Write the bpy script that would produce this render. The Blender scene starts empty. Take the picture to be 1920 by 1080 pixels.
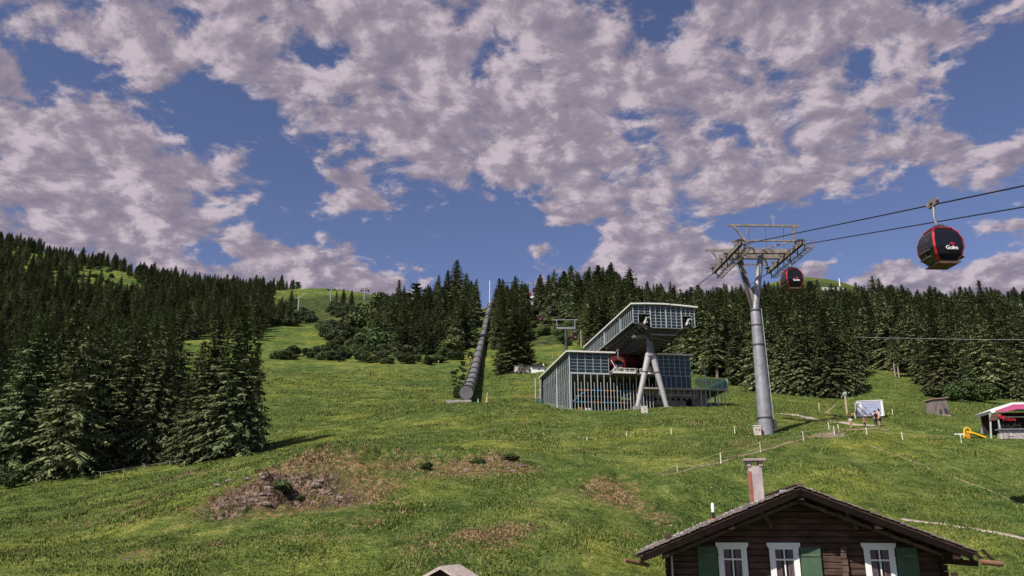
import bpy, math, random
import numpy as np
from mathutils import Vector, Matrix
random.seed(7)
R = math.radians
SC = bpy.context.scene
COL = SC.collection

# ------------------------------------------------------------------ camera, sky, sun, exposure
F = 1500.0                      # focal length in pixels of a 1920 wide picture
TH = math.atan(F / 5000.0)      # camera tilts up
cam_d = bpy.data.cameras.new('camera'); cam = bpy.data.objects.new('camera', cam_d); COL.objects.link(cam)
cam_d.sensor_width = 36.0; cam_d.lens = 36.0 * F / 1920.0
cam_d.clip_start = 0.5; cam_d.clip_end = 6000
cam.location = (0, 0, 0); cam.rotation_euler = (math.pi / 2 + TH, 0, 0)
SC.camera = cam
SC.view_settings.view_transform = 'Standard'; SC.view_settings.look = 'None'
SC.view_settings.gamma = 1.0; SC.view_settings.exposure = 0.45
SUN = Vector((0.47, 0.53, -0.71)).normalized()          # direction the light travels
sun_el = math.asin(-SUN.z); sun_az = math.atan2(-SUN.x, -SUN.y)
sd = bpy.data.lights.new('sun', 'SUN'); sd.energy = 4.2; sd.angle = R(0.5); sd.color = (1.0, 0.93, 0.84)
so = bpy.data.objects.new('sun', sd); COL.objects.link(so); so.rotation_euler = SUN.to_track_quat('-Z', 'Y').to_euler()

def N(nt, kind, **kw):
    n = nt.nodes.new(kind)
    for k, v in kw.items():
        if k == 'ins':
            for i, val in v.items(): n.inputs[i].default_value = val
        else: setattr(n, k, v)
    return n
def math_(nt, op, a, b=None, c=None, clamp=False):
    n = nt.nodes.new('ShaderNodeMath'); n.operation = op; n.use_clamp = clamp
    for i, v in enumerate((a, b, c)):
        if v is None: continue
        if isinstance(v, (int, float)): n.inputs[i].default_value = v
        else: nt.links.new(v, n.inputs[i])
    return n.outputs[0]
def ramp(nt, fac, stops):
    n = nt.nodes.new('ShaderNodeValToRGB'); cr = n.color_ramp
    while len(cr.elements) < len(stops): cr.elements.new(0.5)
    for e, (p, c) in zip(cr.elements, stops):
        e.position = p; e.color = (*c, 1) if len(c) == 3 else c
    nt.links.new(fac, n.inputs[0]); return n.outputs[0]
def mix(nt, fac, a, b, blend='MIX'):
    n = nt.nodes.new('ShaderNodeMix'); n.data_type = 'RGBA'; n.blend_type = blend
    for s, v in ((n.inputs[0], fac), (n.inputs[6], a), (n.inputs[7], b)):
        if isinstance(v, (int, float)): s.default_value = v
        elif isinstance(v, tuple): s.default_value = (*v, 1)
        else: nt.links.new(v, s)
    return n.outputs[2]
def noise(nt, vec, scale, detail=4, rough=0.55, dist=0.0):
    n = nt.nodes.new('ShaderNodeTexNoise'); n.inputs['Scale'].default_value = scale
    n.inputs['Detail'].default_value = detail; n.inputs['Roughness'].default_value = rough
    n.inputs['Distortion'].default_value = dist
    if vec is not None: nt.links.new(vec, n.inputs['Vector'])
    return n.outputs[0]

def pix_dir(px, py):
    v = Vector(((px - 960) / F, 1.0, (540 - py) / F))      # x right, y forward, z up in camera
    c, s = math.cos(TH), math.sin(TH)
    return Vector((v.x, v.y * c - v.z * s, v.y * s + v.z * c))
def proj(X, Y, Z):
    c, s = math.cos(TH), math.sin(TH)
    d = Y * c + Z * s; u = -Y * s + Z * c
    return 960 + F * X / d, 540 - F * u / d

wd = bpy.data.worlds.new('World'); SC.world = wd; wd.use_nodes = True
def build_sky():
    nt = wd.node_tree; nt.nodes.clear()
    out = nt.nodes.new('ShaderNodeOutputWorld'); bg = nt.nodes.new('ShaderNodeBackground')
    sky = nt.nodes.new('ShaderNodeTexSky'); sky.sky_type = 'NISHITA'; sky.sun_disc = False
    sky.sun_elevation = sun_el; sky.sun_rotation = sun_az; sky.altitude = 1500
    sky.air_density = 1.0; sky.dust_density = 0.6; sky.ozone_density = 2.5
    tc = nt.nodes.new('ShaderNodeTexCoord'); V = tc.outputs['Generated']
    sep = nt.nodes.new('ShaderNodeSeparateXYZ'); nt.links.new(V, sep.inputs[0])
    x, y, z = sep.outputs
    zz = math_(nt, 'ADD', math_(nt, 'MAXIMUM', z, 0.0), 0.30)     # curved cloud layer, seen from below
    cx = math_(nt, 'DIVIDE', x, zz); cy = math_(nt, 'DIVIDE', y, zz)
    cmb = nt.nodes.new('ShaderNodeCombineXYZ'); nt.links.new(cx, cmb.inputs[0]); nt.links.new(cy, cmb.inputs[1])
    P = cmb.outputs[0]
    big = noise(nt, P, 2.6, 3, 0.5)
    fine = noise(nt, P, 8.5, 9, 0.62, 0.25)
    mv = nt.nodes.new('ShaderNodeVectorMath'); mv.operation = 'ADD'; nt.links.new(P, mv.inputs[0]); mv.inputs[1].default_value = (-.020, -.012, 0)
    fsun = noise(nt, mv.outputs[0], 8.5, 9, 0.62, 0.25)
    fine2 = noise(nt, P, 34.0, 5, 0.6)
    # where the cloud bank is thick and where the sky is open: (px, py, radius in radians, weight)
    spots = SPOTS
    acc = None
    for (px, py, r, w) in spots:
        d = pix_dir(px, py).normalized()
        dp = nt.nodes.new('ShaderNodeVectorMath'); dp.operation = 'DOT_PRODUCT'
        nt.links.new(V, dp.inputs[0]); dp.inputs[1].default_value = d
        g = math_(nt, 'MULTIPLY', math_(nt, 'SUBTRACT', 1.0, dp.outputs['Value']), 2.0 / (r * r))
        g = math_(nt, 'MULTIPLY', math_(nt, 'EXPONENT', math_(nt, 'MULTIPLY', g, -1.0)), w)
        acc = g if acc is None else math_(nt, 'ADD', acc, g)
    dens = math_(nt, 'ADD', math_(nt, 'MULTIPLY', big, 0.22), math_(nt, 'MULTIPLY', fine, 1.45))
    dens = math_(nt, 'ADD', dens, math_(nt, 'MULTIPLY', fine2, 0.16))
    dens = math_(nt, 'ADD', dens, math_(nt, 'MULTIPLY', acc, 0.62))
    cov = nt.nodes.new('ShaderNodeMapRange'); cov.interpolation_type = 'SMOOTHSTEP'
    cov.inputs[1].default_value = 0.965; cov.inputs[2].default_value = 1.15
    nt.links.new(dens, cov.inputs[0])
    shade = noise(nt, P, 13.0, 7, 0.62)
    sh2 = math_(nt, 'ADD', math_(nt, 'MULTIPLY', shade, 0.62), math_(nt, 'MULTIPLY', math_(nt, 'SUBTRACT', fine, fsun), 0.85))
    sh2 = math_(nt, 'ADD', sh2, .09)
    ccol = ramp(nt, sh2, [(0.26, (2.3, 2.0, 2.7)), (0.39, (3.2, 2.72, 3.35)), (0.51, (5.8, 4.95, 5.5))])
    skyc = mix(nt, 1.0, sky.outputs[0], (1.02, 0.88, 1.0), 'MULTIPLY')
    col = mix(nt, math_(nt, 'MULTIPLY', cov.outputs[0], 0.95), skyc, ccol)
    nt.links.new(col, bg.inputs[0]); bg.inputs[1].default_value = 0.074
    nt.links.new(bg.outputs[0], out.inputs[0])
SPOTS = [(100, 40, .12, .20), (90, 250, .17, .30), (280, 330, .12, .20), (430, 330, .07, .36), (330, 300, .08, .2), (40, 380, .09, .15), (200, 360, .09, .15),
         (120, 125, .04, -.4), (240, 150, .045, -.45), (340, 190, .04, -.4), (400, 225, .045, -.4), (300, 60, .10, .22), (560, 60, .10, .25),
         (480, 150, .05, .1), (420, 250, .055, -.25), (540, 330, .055, -.25), (560, 420, .10, -.32), (380, 200, .05, -.15),
         (640, 345, .04, .42), (700, 368, .045, .40), (640, 200, .06, .12), (800, 100, .15, .35), (1000, 200, .17, .29),
         (1300, 150, .25, .24), (1550, 100, .2, .24), (850, 300, .06, .25), (1080, 385, .06, .24), (1350, 350, .09, .20), (1250, 462, .05, -.45), (1400, 455, .045, -.45), (1080, 462, .04, -.4), (620, 130, .04, -.25), (860, 190, .03, -.25), (1180, 200, .035, -.25), (1350, 250, .03, -.25), (1470, 190, .03, -.2), (1000, 90, .03, -.2),
         (1500, 330, .06, .2), (1800, 250, .1, .15), (780, 430, .09, -.35), (950, 440, .06, -.3), (920, 500, .07, -.3),
         (300, 480, .08, -.2), (540, 515, .05, .75), (620, 522, .045, .75), (730, 545, .04, .7), (470, 500, .03, .3), (470, 500, .03, .15), (1220, 505, .045, .75), (1130, 505, .035, .6),
         (1320, 515, .045, .7), (1000, 560, .04, .2), (1195, 436, .022, .35), (1020, 468, .022, .35), (660, 470, .02, .3), (320, 450, .03, .3), (240, 455, .03, .3), (1590, 475, .075, -.6), (1760, 500, .05, -.45), (1720, 400, .04, -.3), (1480, 440, .05, -.15), (1640, 545, .04, .85), (1730, 552, .04, .75), (1520, 535, .03, .8), (1860, 545, .04, .6), (1850, 470, .05, .15),
         (1850, 185, .04, -.75), (1890, 160, .03, -.5), (1800, 330, .05, .1), (1880, 540, .05, .2), (1490, 288, .03, -.25), (1245, 70, .03, -.22), (1700, 410, .05, -.05)]
build_sky()

# ------------------------------------------------------------------ numpy noise
def _hash(ix, iy, seed):
    h = (ix.astype(np.int64) * 374761393 + iy.astype(np.int64) * 668265263 + seed * 1442695041) & 0xffffffff
    h = ((h ^ (h >> 13)) * 1274126177) & 0xffffffff
    return ((h ^ (h >> 16)) & 0xffffff) / float(0xffffff)
def vnoise(x, y, seed=0):
    ix = np.floor(x); iy = np.floor(y); fx = x - ix; fy = y - iy
    fx = fx * fx * (3 - 2 * fx); fy = fy * fy * (3 - 2 * fy)
    a = _hash(ix, iy, seed); b = _hash(ix + 1, iy, seed); c = _hash(ix, iy + 1, seed); d = _hash(ix + 1, iy + 1, seed)
    return (a + (b - a) * fx) * (1 - fy) + (c + (d - c) * fx) * fy - 0.5
def fbm(x, y, octv=4, seed=0):
    r = 0; amp = 1.0
    for o in range(octv):
        r = r + amp * vnoise(x * 2 ** o, y * 2 ** o, seed + o * 17); amp *= 0.5
    return r

# ------------------------------------------------------------------ terrain through surveyed points (px, py, forward distance)
def ctrl_z(px, py, Y):
    d = pix_dir(px, py); k = Y / d.y
    return d.x * k, Y, d.z * k
CT = []
rows = {
 -500: [(1080,36),(985,60),(930,92),(800,160),(690,260),(560,420),(425,680)],
 0: [(1080,36),(1000,52),(915,80),(840,120),(740,200),(640,300),(540,440),(450,620)],
 200: [(1080,36),(1000,50),(893,80),(830,118),(740,190),(660,270),(580,390),(500,560)],
 350: [(1080,36),(950,52),(873,80),(810,112),(740,165),(680,230),(610,350),(540,560)],
 500: [(1080,36),(965,47),(895,57),(853,78),(800,108),(740,160),(680,250),(620,340),(570,450),(543,580)],
 620: [(1080,36),(960,46),(900,53),(846,62),(815,92),(760,142),(690,240),(620,350),(575,460),(546,600)],
 740: [(1080,36),(960,46),(900,53),(850,63),(800,95),(760,137),(686,240),(620,340),(575,430),(566,520)],
 850: [(1080,36),(950,46),(862,62),(800,88),(764,104),(758,142),(685,245),(620,340),(585,400)],
 920: [(1080,36),(950,46),(865,61),(800,86),(765,104),(758,142),(690,235),(620,340),(578,440)],
 1000: [(1080,36),(950,46),(880,59),(800,84),(769,104),(763,135),(700,210),(655,265),(600,350),(572,430)],
 1100: [(1080,36),(900,55),(800,83),(776,105),(772,125),(760,145),(700,200),(655,255),(600,350),(562,500)],
 1250: [(1080,38),(900,55),(800,80),(768,104),(764,125),(755,148),(710,185),(655,270),(605,380),(578,520)],
 1430: [(1080,40),(900,56),(814,78),(770,108),(738,160),(680,240),(600,380),(560,540),(541,800)],
 1560: [(1080,40),(900,56),(812,75),(770,103),(745,158),(680,240),(600,380),(562,540),(538,800)],
 1640: [(1080,40),(1000,45),(900,58),(810,75),(765,106),(700,180),(640,270),(590,400),(555,700)],
 1760: [(1080,40),(985,47),(900,58),(820,73),(775,98),(742,158),(680,240),(610,370),(577,540)],
 1920: [(1080,38),(1010,44),(900,58),(825,71),(785,95),(757,155),(670,260),(610,380),(585,560)],
 2400: [(1080,38),(1000,45),(900,60),(830,80),(760,155),(670,260),(600,390),(590,560)],
}
for px, l in rows.items():
    for py, Y in l: CT.append(ctrl_z(px, py, Y))
    py, Y = l[-1]; x, y, z = ctrl_z(px, py, Y)
    CT.append((x * 1.25, Y * 1.25, z * 1.25 - 0.06 * Y)); CT.append((x * 2, Y * 2, z * 2 - 0.35 * Y))
for a in (-1.3, -.7, -.3, 0, .3, .7, 1.3):
    for Y, z in ((2, -6.2), (10, -5.8), (20, -5.0), (28, -4.0)): CT.append((a * Y, Y, z))
CT = np.array(CT)
def feat(X, Y): return np.stack([X / Y * 2.2, np.log(Y)], -1)
CF = feat(CT[:, 0], CT[:, 1]); CE = CT[:, 2] / CT[:, 1]
def tps(r2): return np.where(r2 > 1e-12, 0.5 * r2 * np.log(np.maximum(r2, 1e-12)), 0)
n = len(CF); A = np.zeros((n + 3, n + 3))
A[:n, :n] = tps(((CF[:, None] - CF[None]) ** 2).sum(-1)) + np.eye(n) * 2e-4
A[:n, n] = 1; A[:n, n + 1:] = CF; A[n, :n] = 1; A[n + 1:, :n] = CF.T
W = np.linalg.solve(A, np.concatenate([CE, np.zeros(3)]))
GA, GY = 900, 760
ga = np.linspace(-1.25, 1.25, GA); gl = np.linspace(math.log(2.0), math.log(1500.0), GY)
gA, gL = np.meshgrid(ga, gl, indexing='ij')
gYv = np.exp(gL); gXv = gA * gYv
def rbf(X, Y):
    f = feat(X, Y).reshape(-1, 2); out = np.empty(len(f))
    for i in range(0, len(f), 20000):
        q = f[i:i + 20000]
        out[i:i + 20000] = tps(((q[:, None] - CF[None]) ** 2).sum(-1)) @ W[:n] + W[n] + q @ W[n + 1:]
    return out.reshape(np.shape(X)) * Y
# coarse evaluation, bilinear refine
ca = ga[::6]; cl = gl[::5]
ca = np.append(ca, ga[-1]) if ca[-1] != ga[-1] else ca; cl = np.append(cl, gl[-1]) if cl[-1] != gl[-1] else cl
cA, cL = np.meshgrid(ca, cl, indexing='ij'); cE = rbf(cA * np.exp(cL), np.exp(cL)) / np.exp(cL)
tmp = np.array([np.interp(gl, cl, cE[i]) for i in range(len(ca))])
gE = np.array([np.interp(ga, ca, tmp[:, j]) for j in range(GY)]).T
gZ = gE * gYv
fade = np.clip((gYv - 30) / 15, 0, 1)
nz = fbm(gXv / 9, gYv / 9, 5, 3) * 0.42 + fbm(gXv / 1.4, gYv / 1.4, 3, 9) * 0.10
nz += fbm(gXv / 55, gYv / 55, 4, 5) * 3.2 * np.clip((gYv - 180) / 250, 0, 1)
gZ = gZ + nz * fade
KN = []                                           # rocky knoll: bumps and hollows (px, py, Y, radius, height)
for (px, py, Y, r, h) in [(560,880,57,4.5,.7),(470,925,50,2.2,.8),(520,915,51,2.0,.7),(548,928,50,1.2,-1.3),(640,880,58,3,.45),(650,915,52,1.5,.4),(880,862,62,3,.3),(420,950,48,2,-.3),(600,945,48,2,-.25),(1140,905,54,3,.3),(940,1000,42,2.5,.2)]:
    x, y, z = ctrl_z(px, py, Y); KN.append((x, y, r, h))
    gZ += h * np.exp(-((gXv - x) ** 2 + (gYv - y) ** 2) / (r * r))
kd = sum(np.exp(-((gXv - x) ** 2 + (gYv - y) ** 2) / (r * r * 2.2)) for x, y, r, h in KN if h > .25)
gZ += np.clip(kd, 0, 1) * (np.abs(fbm(gXv / 1.1, gYv / 1.1, 4, 21)) * 1.15 - .2)
def height(X, Y):
    X = np.asarray(X, float); Y = np.asarray(Y, float); Yc = np.clip(Y, 2.01, 1499)
    u = np.clip((X / Yc + 1.25) / 2.5, 0, 0.99999) * (GA - 1); v = np.clip((np.log(Yc) - gl[0]) / (gl[-1] - gl[0]), 0, 0.99999) * (GY - 1)
    i = u.astype(int); j = v.astype(int); fu = u - i; fv = v - j
    return (gZ[i, j] * (1 - fu) + gZ[i + 1, j] * fu) * (1 - fv) + (gZ[i, j + 1] * (1 - fu) + gZ[i + 1, j + 1] * fu) * fv
def H(x, y): return float(height(x, y))
def hit(px, py, y0=15.0):
    """first point of the ground seen through this pixel of the photograph"""
    d = pix_dir(px, py); Y = np.exp(np.linspace(math.log(y0), math.log(900), 4000)); X = d.x / d.y * Y; Z = d.z / d.y * Y
    b = np.nonzero(height(X, Y) >= Z)[0]
    k = b[0] if len(b) else len(Y) - 1
    return Vector((X[k], Y[k], H(X[k], Y[k])))
def at(px, py, Y):
    d = pix_dir(px, py); k = Y / d.y
    return Vector((d.x * k, Y, d.z * k))

# ------------------------------------------------------------------ object helpers
def tag(o, label=None, cat=None, group=None, kind=None):
    if label: o['label'] = label
    if cat: o['category'] = cat
    if group: o['group'] = group
    if kind: o['kind'] = kind
    return o
def thing(name, loc, label, cat, group=None, rz=0.0):
    o = bpy.data.objects.new(name, None); COL.objects.link(o); o.location = loc; o.rotation_euler = (0, 0, rz); o.empty_display_size = .3
    return tag(o, label, cat, group)
def link_mesh(name, me, mat=None, parent=None, loc=None):
    o = bpy.data.objects.new(name, me); COL.objects.link(o)
    if mat is not None:
        for m in (mat if isinstance(mat, (list, tuple)) else [mat]): me.materials.append(m)
    if parent: o.parent = parent
    if loc is not None: o.location = loc
    return o
class MB:
    def __init__(s): s.v = []; s.f = []; s.m = []; s.mi = 0; s.sm = []
    def add(s, vs, fs, smooth=False):
        b = len(s.v); s.v += [tuple(v) for v in vs]
        for f in fs: s.f.append([b + i for i in f]); s.m.append(s.mi); s.sm.append(smooth)
        return s
    def box(s, c, d, rz=0.0, M=None):
        hx, hy, hz = d[0] / 2, d[1] / 2, d[2] / 2
        vs = [Vector((x, y, z)) for x in (-hx, hx) for y in (-hy, hy) for z in (-hz, hz)]
        if rz: q = Matrix.Rotation(rz, 3, 'Z'); vs = [q @ v for v in vs]
        if M is not None: vs = [M @ v for v in vs]
        vs = [v + Vector(c) for v in vs]
        return s.add(vs, [(0,1,3,2),(4,6,7,5),(0,4,5,1),(2,3,7,6),(0,2,6,4),(1,5,7,3)])
    def bar(s, a, b, w, h=None, up=(0, 0, 1)):
        a = Vector(a); b = Vector(b); h = h or w; d = b - a; L = d.length
        if L < 1e-6: return s
        y = d / L; up = Vector(up)
        if abs(y.dot(up)) > .98: up = Vector((0, 1, 0)) if abs(y.y) < .9 else Vector((1, 0, 0))
        x = y.cross(up).normalized(); z = x.cross(y)
        M = Matrix((x, y, z)).transposed()
        return s.box((a + b) / 2, (w, L, h), M=M)
    def tube(s, pts, r, n=8, cap=True, smooth=True):
        pts = [Vector(p) for p in pts]; rs = r if isinstance(r, (list, tuple)) else [r] * len(pts)
        vs = []; fs = []; prev = None
        for i, p in enumerate(pts):
            d = (pts[min(i + 1, len(pts) - 1)] - pts[max(i - 1, 0)]).normalized()
            ref = prev if prev is not None else (Vector((0, 0, 1)) if abs(d.z) < .9 else Vector((1, 0, 0)))
            x = (ref - d * ref.dot(d)).normalized(); y = d.cross(x); prev = x
            for k in range(n):
                t = 2 * math.pi * k / n; vs.append(p + (x * math.cos(t) + y * math.sin(t)) * rs[i])
        for i in range(len(pts) - 1):
            for k in range(n):
                k2 = (k + 1) % n; fs.append((i*n+k, i*n+k2, (i+1)*n+k2, (i+1)*n+k))
        s.add(vs, fs, smooth)
        if cap: s.add(vs[:n], [tuple(range(n))[::-1]]); s.add(vs[-n:], [tuple(range(n))])
        return s
    def prism(s, poly, depth):      # poly: 3-D points, planar; depth: extrusion vector
        n = len(poly); P = [Vector(p) for p in poly]; D = Vector(depth)
        return s.add(P + [p + D for p in P], [tuple(range(n))[::-1], tuple(range(n, 2*n))] + [(i, (i+1) % n, n + (i+1) % n, n + i) for i in range(n)])
    def disc(s, c, axis, r, t, n=16):
        a = Vector(axis).normalized(); c = Vector(c)
        return s.tube([c - a * t / 2, c + a * t / 2], r, n, smooth=False)
    def sphere(s, c, r, n=10, m=6, sc=(1, 1, 1)):
        vs = []; fs = []
        for i in range(m + 1):
            ph = math.pi * i / m
            for k in range(n):
                t = 2 * math.pi * k / n
                vs.append(Vector(c) + Vector((math.sin(ph)*math.cos(t)*sc[0], math.sin(ph)*math.sin(t)*sc[1], math.cos(ph)*sc[2])) * r)
        for i in range(m):
            for k in range(n): fs.append((i*n+k, (i+1)*n+k, (i+1)*n+(k+1)%n, i*n+(k+1)%n))
        return s.add(vs, fs, True)
    def build(s, name, mat, parent=None, loc=None):
        me = bpy.data.meshes.new(name); me.from_pydata([tuple(v) for v in s.v], [], s.f)
        me.polygons.foreach_set('material_index', s.m); me.polygons.foreach_set('use_smooth', s.sm); me.update()
        return link_mesh(name, me, mat, parent, loc)

_mats = {}
def pmat(name, col, rough=.7, metal=0.0, var=.25, scale=3.0, bump=0.0, col2=None, spec=.3, stretch=None, rnd=0.0, detail=5, coord='Object'):
    if name in _mats: return _mats[name]
    m = bpy.data.materials.new(name); m.use_nodes = True; nt = m.node_tree; b = nt.nodes['Principled BSDF']
    tc = nt.nodes.new('ShaderNodeTexCoord'); v = tc.outputs[coord]
    if stretch:
        mp = nt.nodes.new('ShaderNodeMapping'); mp.inputs['Scale'].default_value = stretch; nt.links.new(v, mp.inputs[0]); v = mp.outputs[0]
    f = noise(nt, v, scale, detail, .6)
    c2 = col2 or tuple(min(1, c * (1 + var)) for c in col); c1 = tuple(c * (1 - var) for c in col)
    c = ramp(nt, f, [(.3, c1), (.7, c2)])
    if rnd:
        oi = nt.nodes.new('ShaderNodeObjectInfo')
        k = math_(nt, 'ADD', 1 - rnd, math_(nt, 'MULTIPLY', oi.outputs['Random'], 2 * rnd)); cc = nt.nodes.new('ShaderNodeCombineColor')
        for i in range(3): nt.links.new(k, cc.inputs[i])
        c = mix(nt, 1.0, c, cc.outputs[0], 'MULTIPLY')
    nt.links.new(c, b.inputs['Base Color']); b.inputs['Roughness'].default_value = rough; b.inputs['Metallic'].default_value = metal
    b.inputs['Specular IOR Level'].default_value = spec if rough < .8 else spec * .3
    if bump:
        bp = nt.nodes.new('ShaderNodeBump'); bp.inputs['Strength'].default_value = 1.0; bp.inputs['Distance'].default_value = bump
        nt.links.new(f, bp.inputs['Height']); nt.links.new(bp.outputs[0], b.inputs['Normal'])
    _mats[name] = m; return m

# ------------------------------------------------------------------ ground sheet
def build_ground():
    me = bpy.data.meshes.new('ground')
    co = np.stack([gXv, gYv, gZ], -1).reshape(-1, 3)
    # close the sheet behind the camera with one more strip
    back = np.stack([ga * 60, np.full(GA, -80.0), np.full(GA, -7.5)], -1)
    idx = np.arange(GA * GY).reshape(GA, GY)
    q = np.stack([idx[:-1, :-1], idx[1:, :-1], idx[1:, 1:], idx[:-1, 1:]], -1).reshape(-1, 4)
    bi = GA * GY + np.arange(GA)
    q2 = np.stack([bi[:-1], bi[1:], idx[1:, 0], idx[:-1, 0]], -1)
    q = np.concatenate([q, q2]); co = np.concatenate([co, back])
    me.vertices.add(len(co)); me.vertices.foreach_set('co', co.ravel())
    me.loops.add(q.size); me.loops.foreach_set('vertex_index', q.ravel().astype(np.int32))
    me.polygons.add(len(q)); me.polygons.foreach_set('loop_start', np.arange(0, q.size, 4, dtype=np.int32)); me.polygons.foreach_set('loop_total', np.full(len(q), 4, np.int32))
    me.polygons.foreach_set('use_smooth', np.ones(len(q), bool)); me.update(); me.validate()
    # where the turf is dry / heathery, bare rock, or trodden
    x, y = co[:, 0], co[:, 1]; dry = np.zeros(len(co)); rock = np.zeros(len(co)); dirt = np.zeros(len(co)); lush = np.zeros(len(co))
    for (px, py, r, k) in DRY:
        p = hit(px, py); dry += k * np.exp(-((x - p.x) ** 2 + (y - p.y) ** 2) / (r * r))
    for (px, py, r, k) in ROCKY:
        p = hit(px, py); rock += k * np.exp(-((x - p.x) ** 2 + (y - p.y) ** 2) / (r * r))
    for (px, py, r, k) in DIRT:
        p = hit(px, py); dirt += k * np.exp(-((x - p.x) ** 2 + (y - p.y) ** 2) / (r * r))
    # steep slopes beyond 130 m carry scrub: (px, py, r)
    for (px, py, r, k) in LUSH:
        p = hit(px, py); lush += k * np.exp(-((x - p.x) ** 2 + (y - p.y) ** 2) / (r * r))
    a = me.color_attributes.new('cover', 'FLOAT_COLOR', 'POINT')
    arr = np.stack([np.clip(dry, 0, 1), np.clip(rock, 0, 1), np.clip(dirt, 0, 1), np.clip(lush, 0, 1)], -1)
    a.data.foreach_set('color', arr.ravel().astype(np.float32))
    g = link_mesh('ground', me, ground_mat()); tag(g, 'green alpine meadow slope with dry brown patches rising to the hill', kind='structure')
    return g
DRY = [(450,930,4,.9),(540,890,4,.8),(640,900,4,.8),(660,930,3,.8),(570,860,4,.6),(340,890,3,.6),(420,880,3,.5),(760,850,3.5,.55),(780,880,3,.5),(900,870,3.5,.7),(960,870,2.5,.7),(880,890,2,.5),
       (1140,900,2.6,.8),(1130,930,2.2,.6),(930,1000,2.2,.9),(250,950,3,.45),(270,970,3,.4),(120,990,3,.4),(230,1040,1.6,.6),(560,1000,2,.3),(700,980,3,.35),(820,1010,3,.35),(1040,960,3,.3),(1000,800,6,.3),
       (520,700,10,.35),(640,690,9,.4),(560,660,10,.35),(780,690,10,.3),(960,690,6,.45),(1000,745,5,.8),(980,715,5,.5),(1030,650,6,.5),(1640,700,6,.5),(1720,730,6,.5),(1480,735,5,.5),(1380,730,6,.5),
       (1190,768,3,.6),(1300,790,5,.3),(1100,840,6,.3),(1300,840,5,.3),(1450,830,5,.4),(1220,960,2,.5),(1230,980,1.4,.5),(1520,790,4,.3),(350,1030,2,.4),(60,1040,2,.3),(480,1020,2.5,.35),
       (600,600,25,.45),(560,570,30,.4),(650,570,25,.5),(700,590,20,.4),(1600,545,60,.3)]
ROCKY = [(455,932,2.2,.9),(495,918,1.6,.9),(420,945,1.3,.7),(620,910,1.2,.7),(650,938,1.2,.8),(345,888,1.2,.6),(970,870,1.0,.6),(1130,905,.7,.4),(540,905,1.6,.9),(600,890,1.4,.5),(560,935,1.5,.5),(610,945,1.2,.5),(230,1045,.8,.7),(400,925,1.2,.5),(930,1005,.8,.4)]
DIRT = [(1550,812,1.2,1),(1565,815,1.3,.9),(1540,818,1.0,.7),(1700,855,.7,.6),(1660,840,.5,.5),(1670,850,.5,.5),(1685,862,.5,.5),(1830,910,.5,.6),(1850,922,.5,.5),(1880,930,.5,.5),(1905,945,.5,.5),(1800,900,.4,.5),(1780,885,.4,.4)]
LUSH = [(1000,610,24,1),(1050,590,27,1),(1100,620,24,.9),(1010,640,18,.8),(1120,580,24,.8),(600,575,33,.6),(640,560,33,.6),(560,590,27,.9),(520,600,27,.9),(900,540,45,.5),(860,600,18,.5),
        (170,490,80,.5),(1500,545,150,.45),(1560,545,120,.35)]
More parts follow.
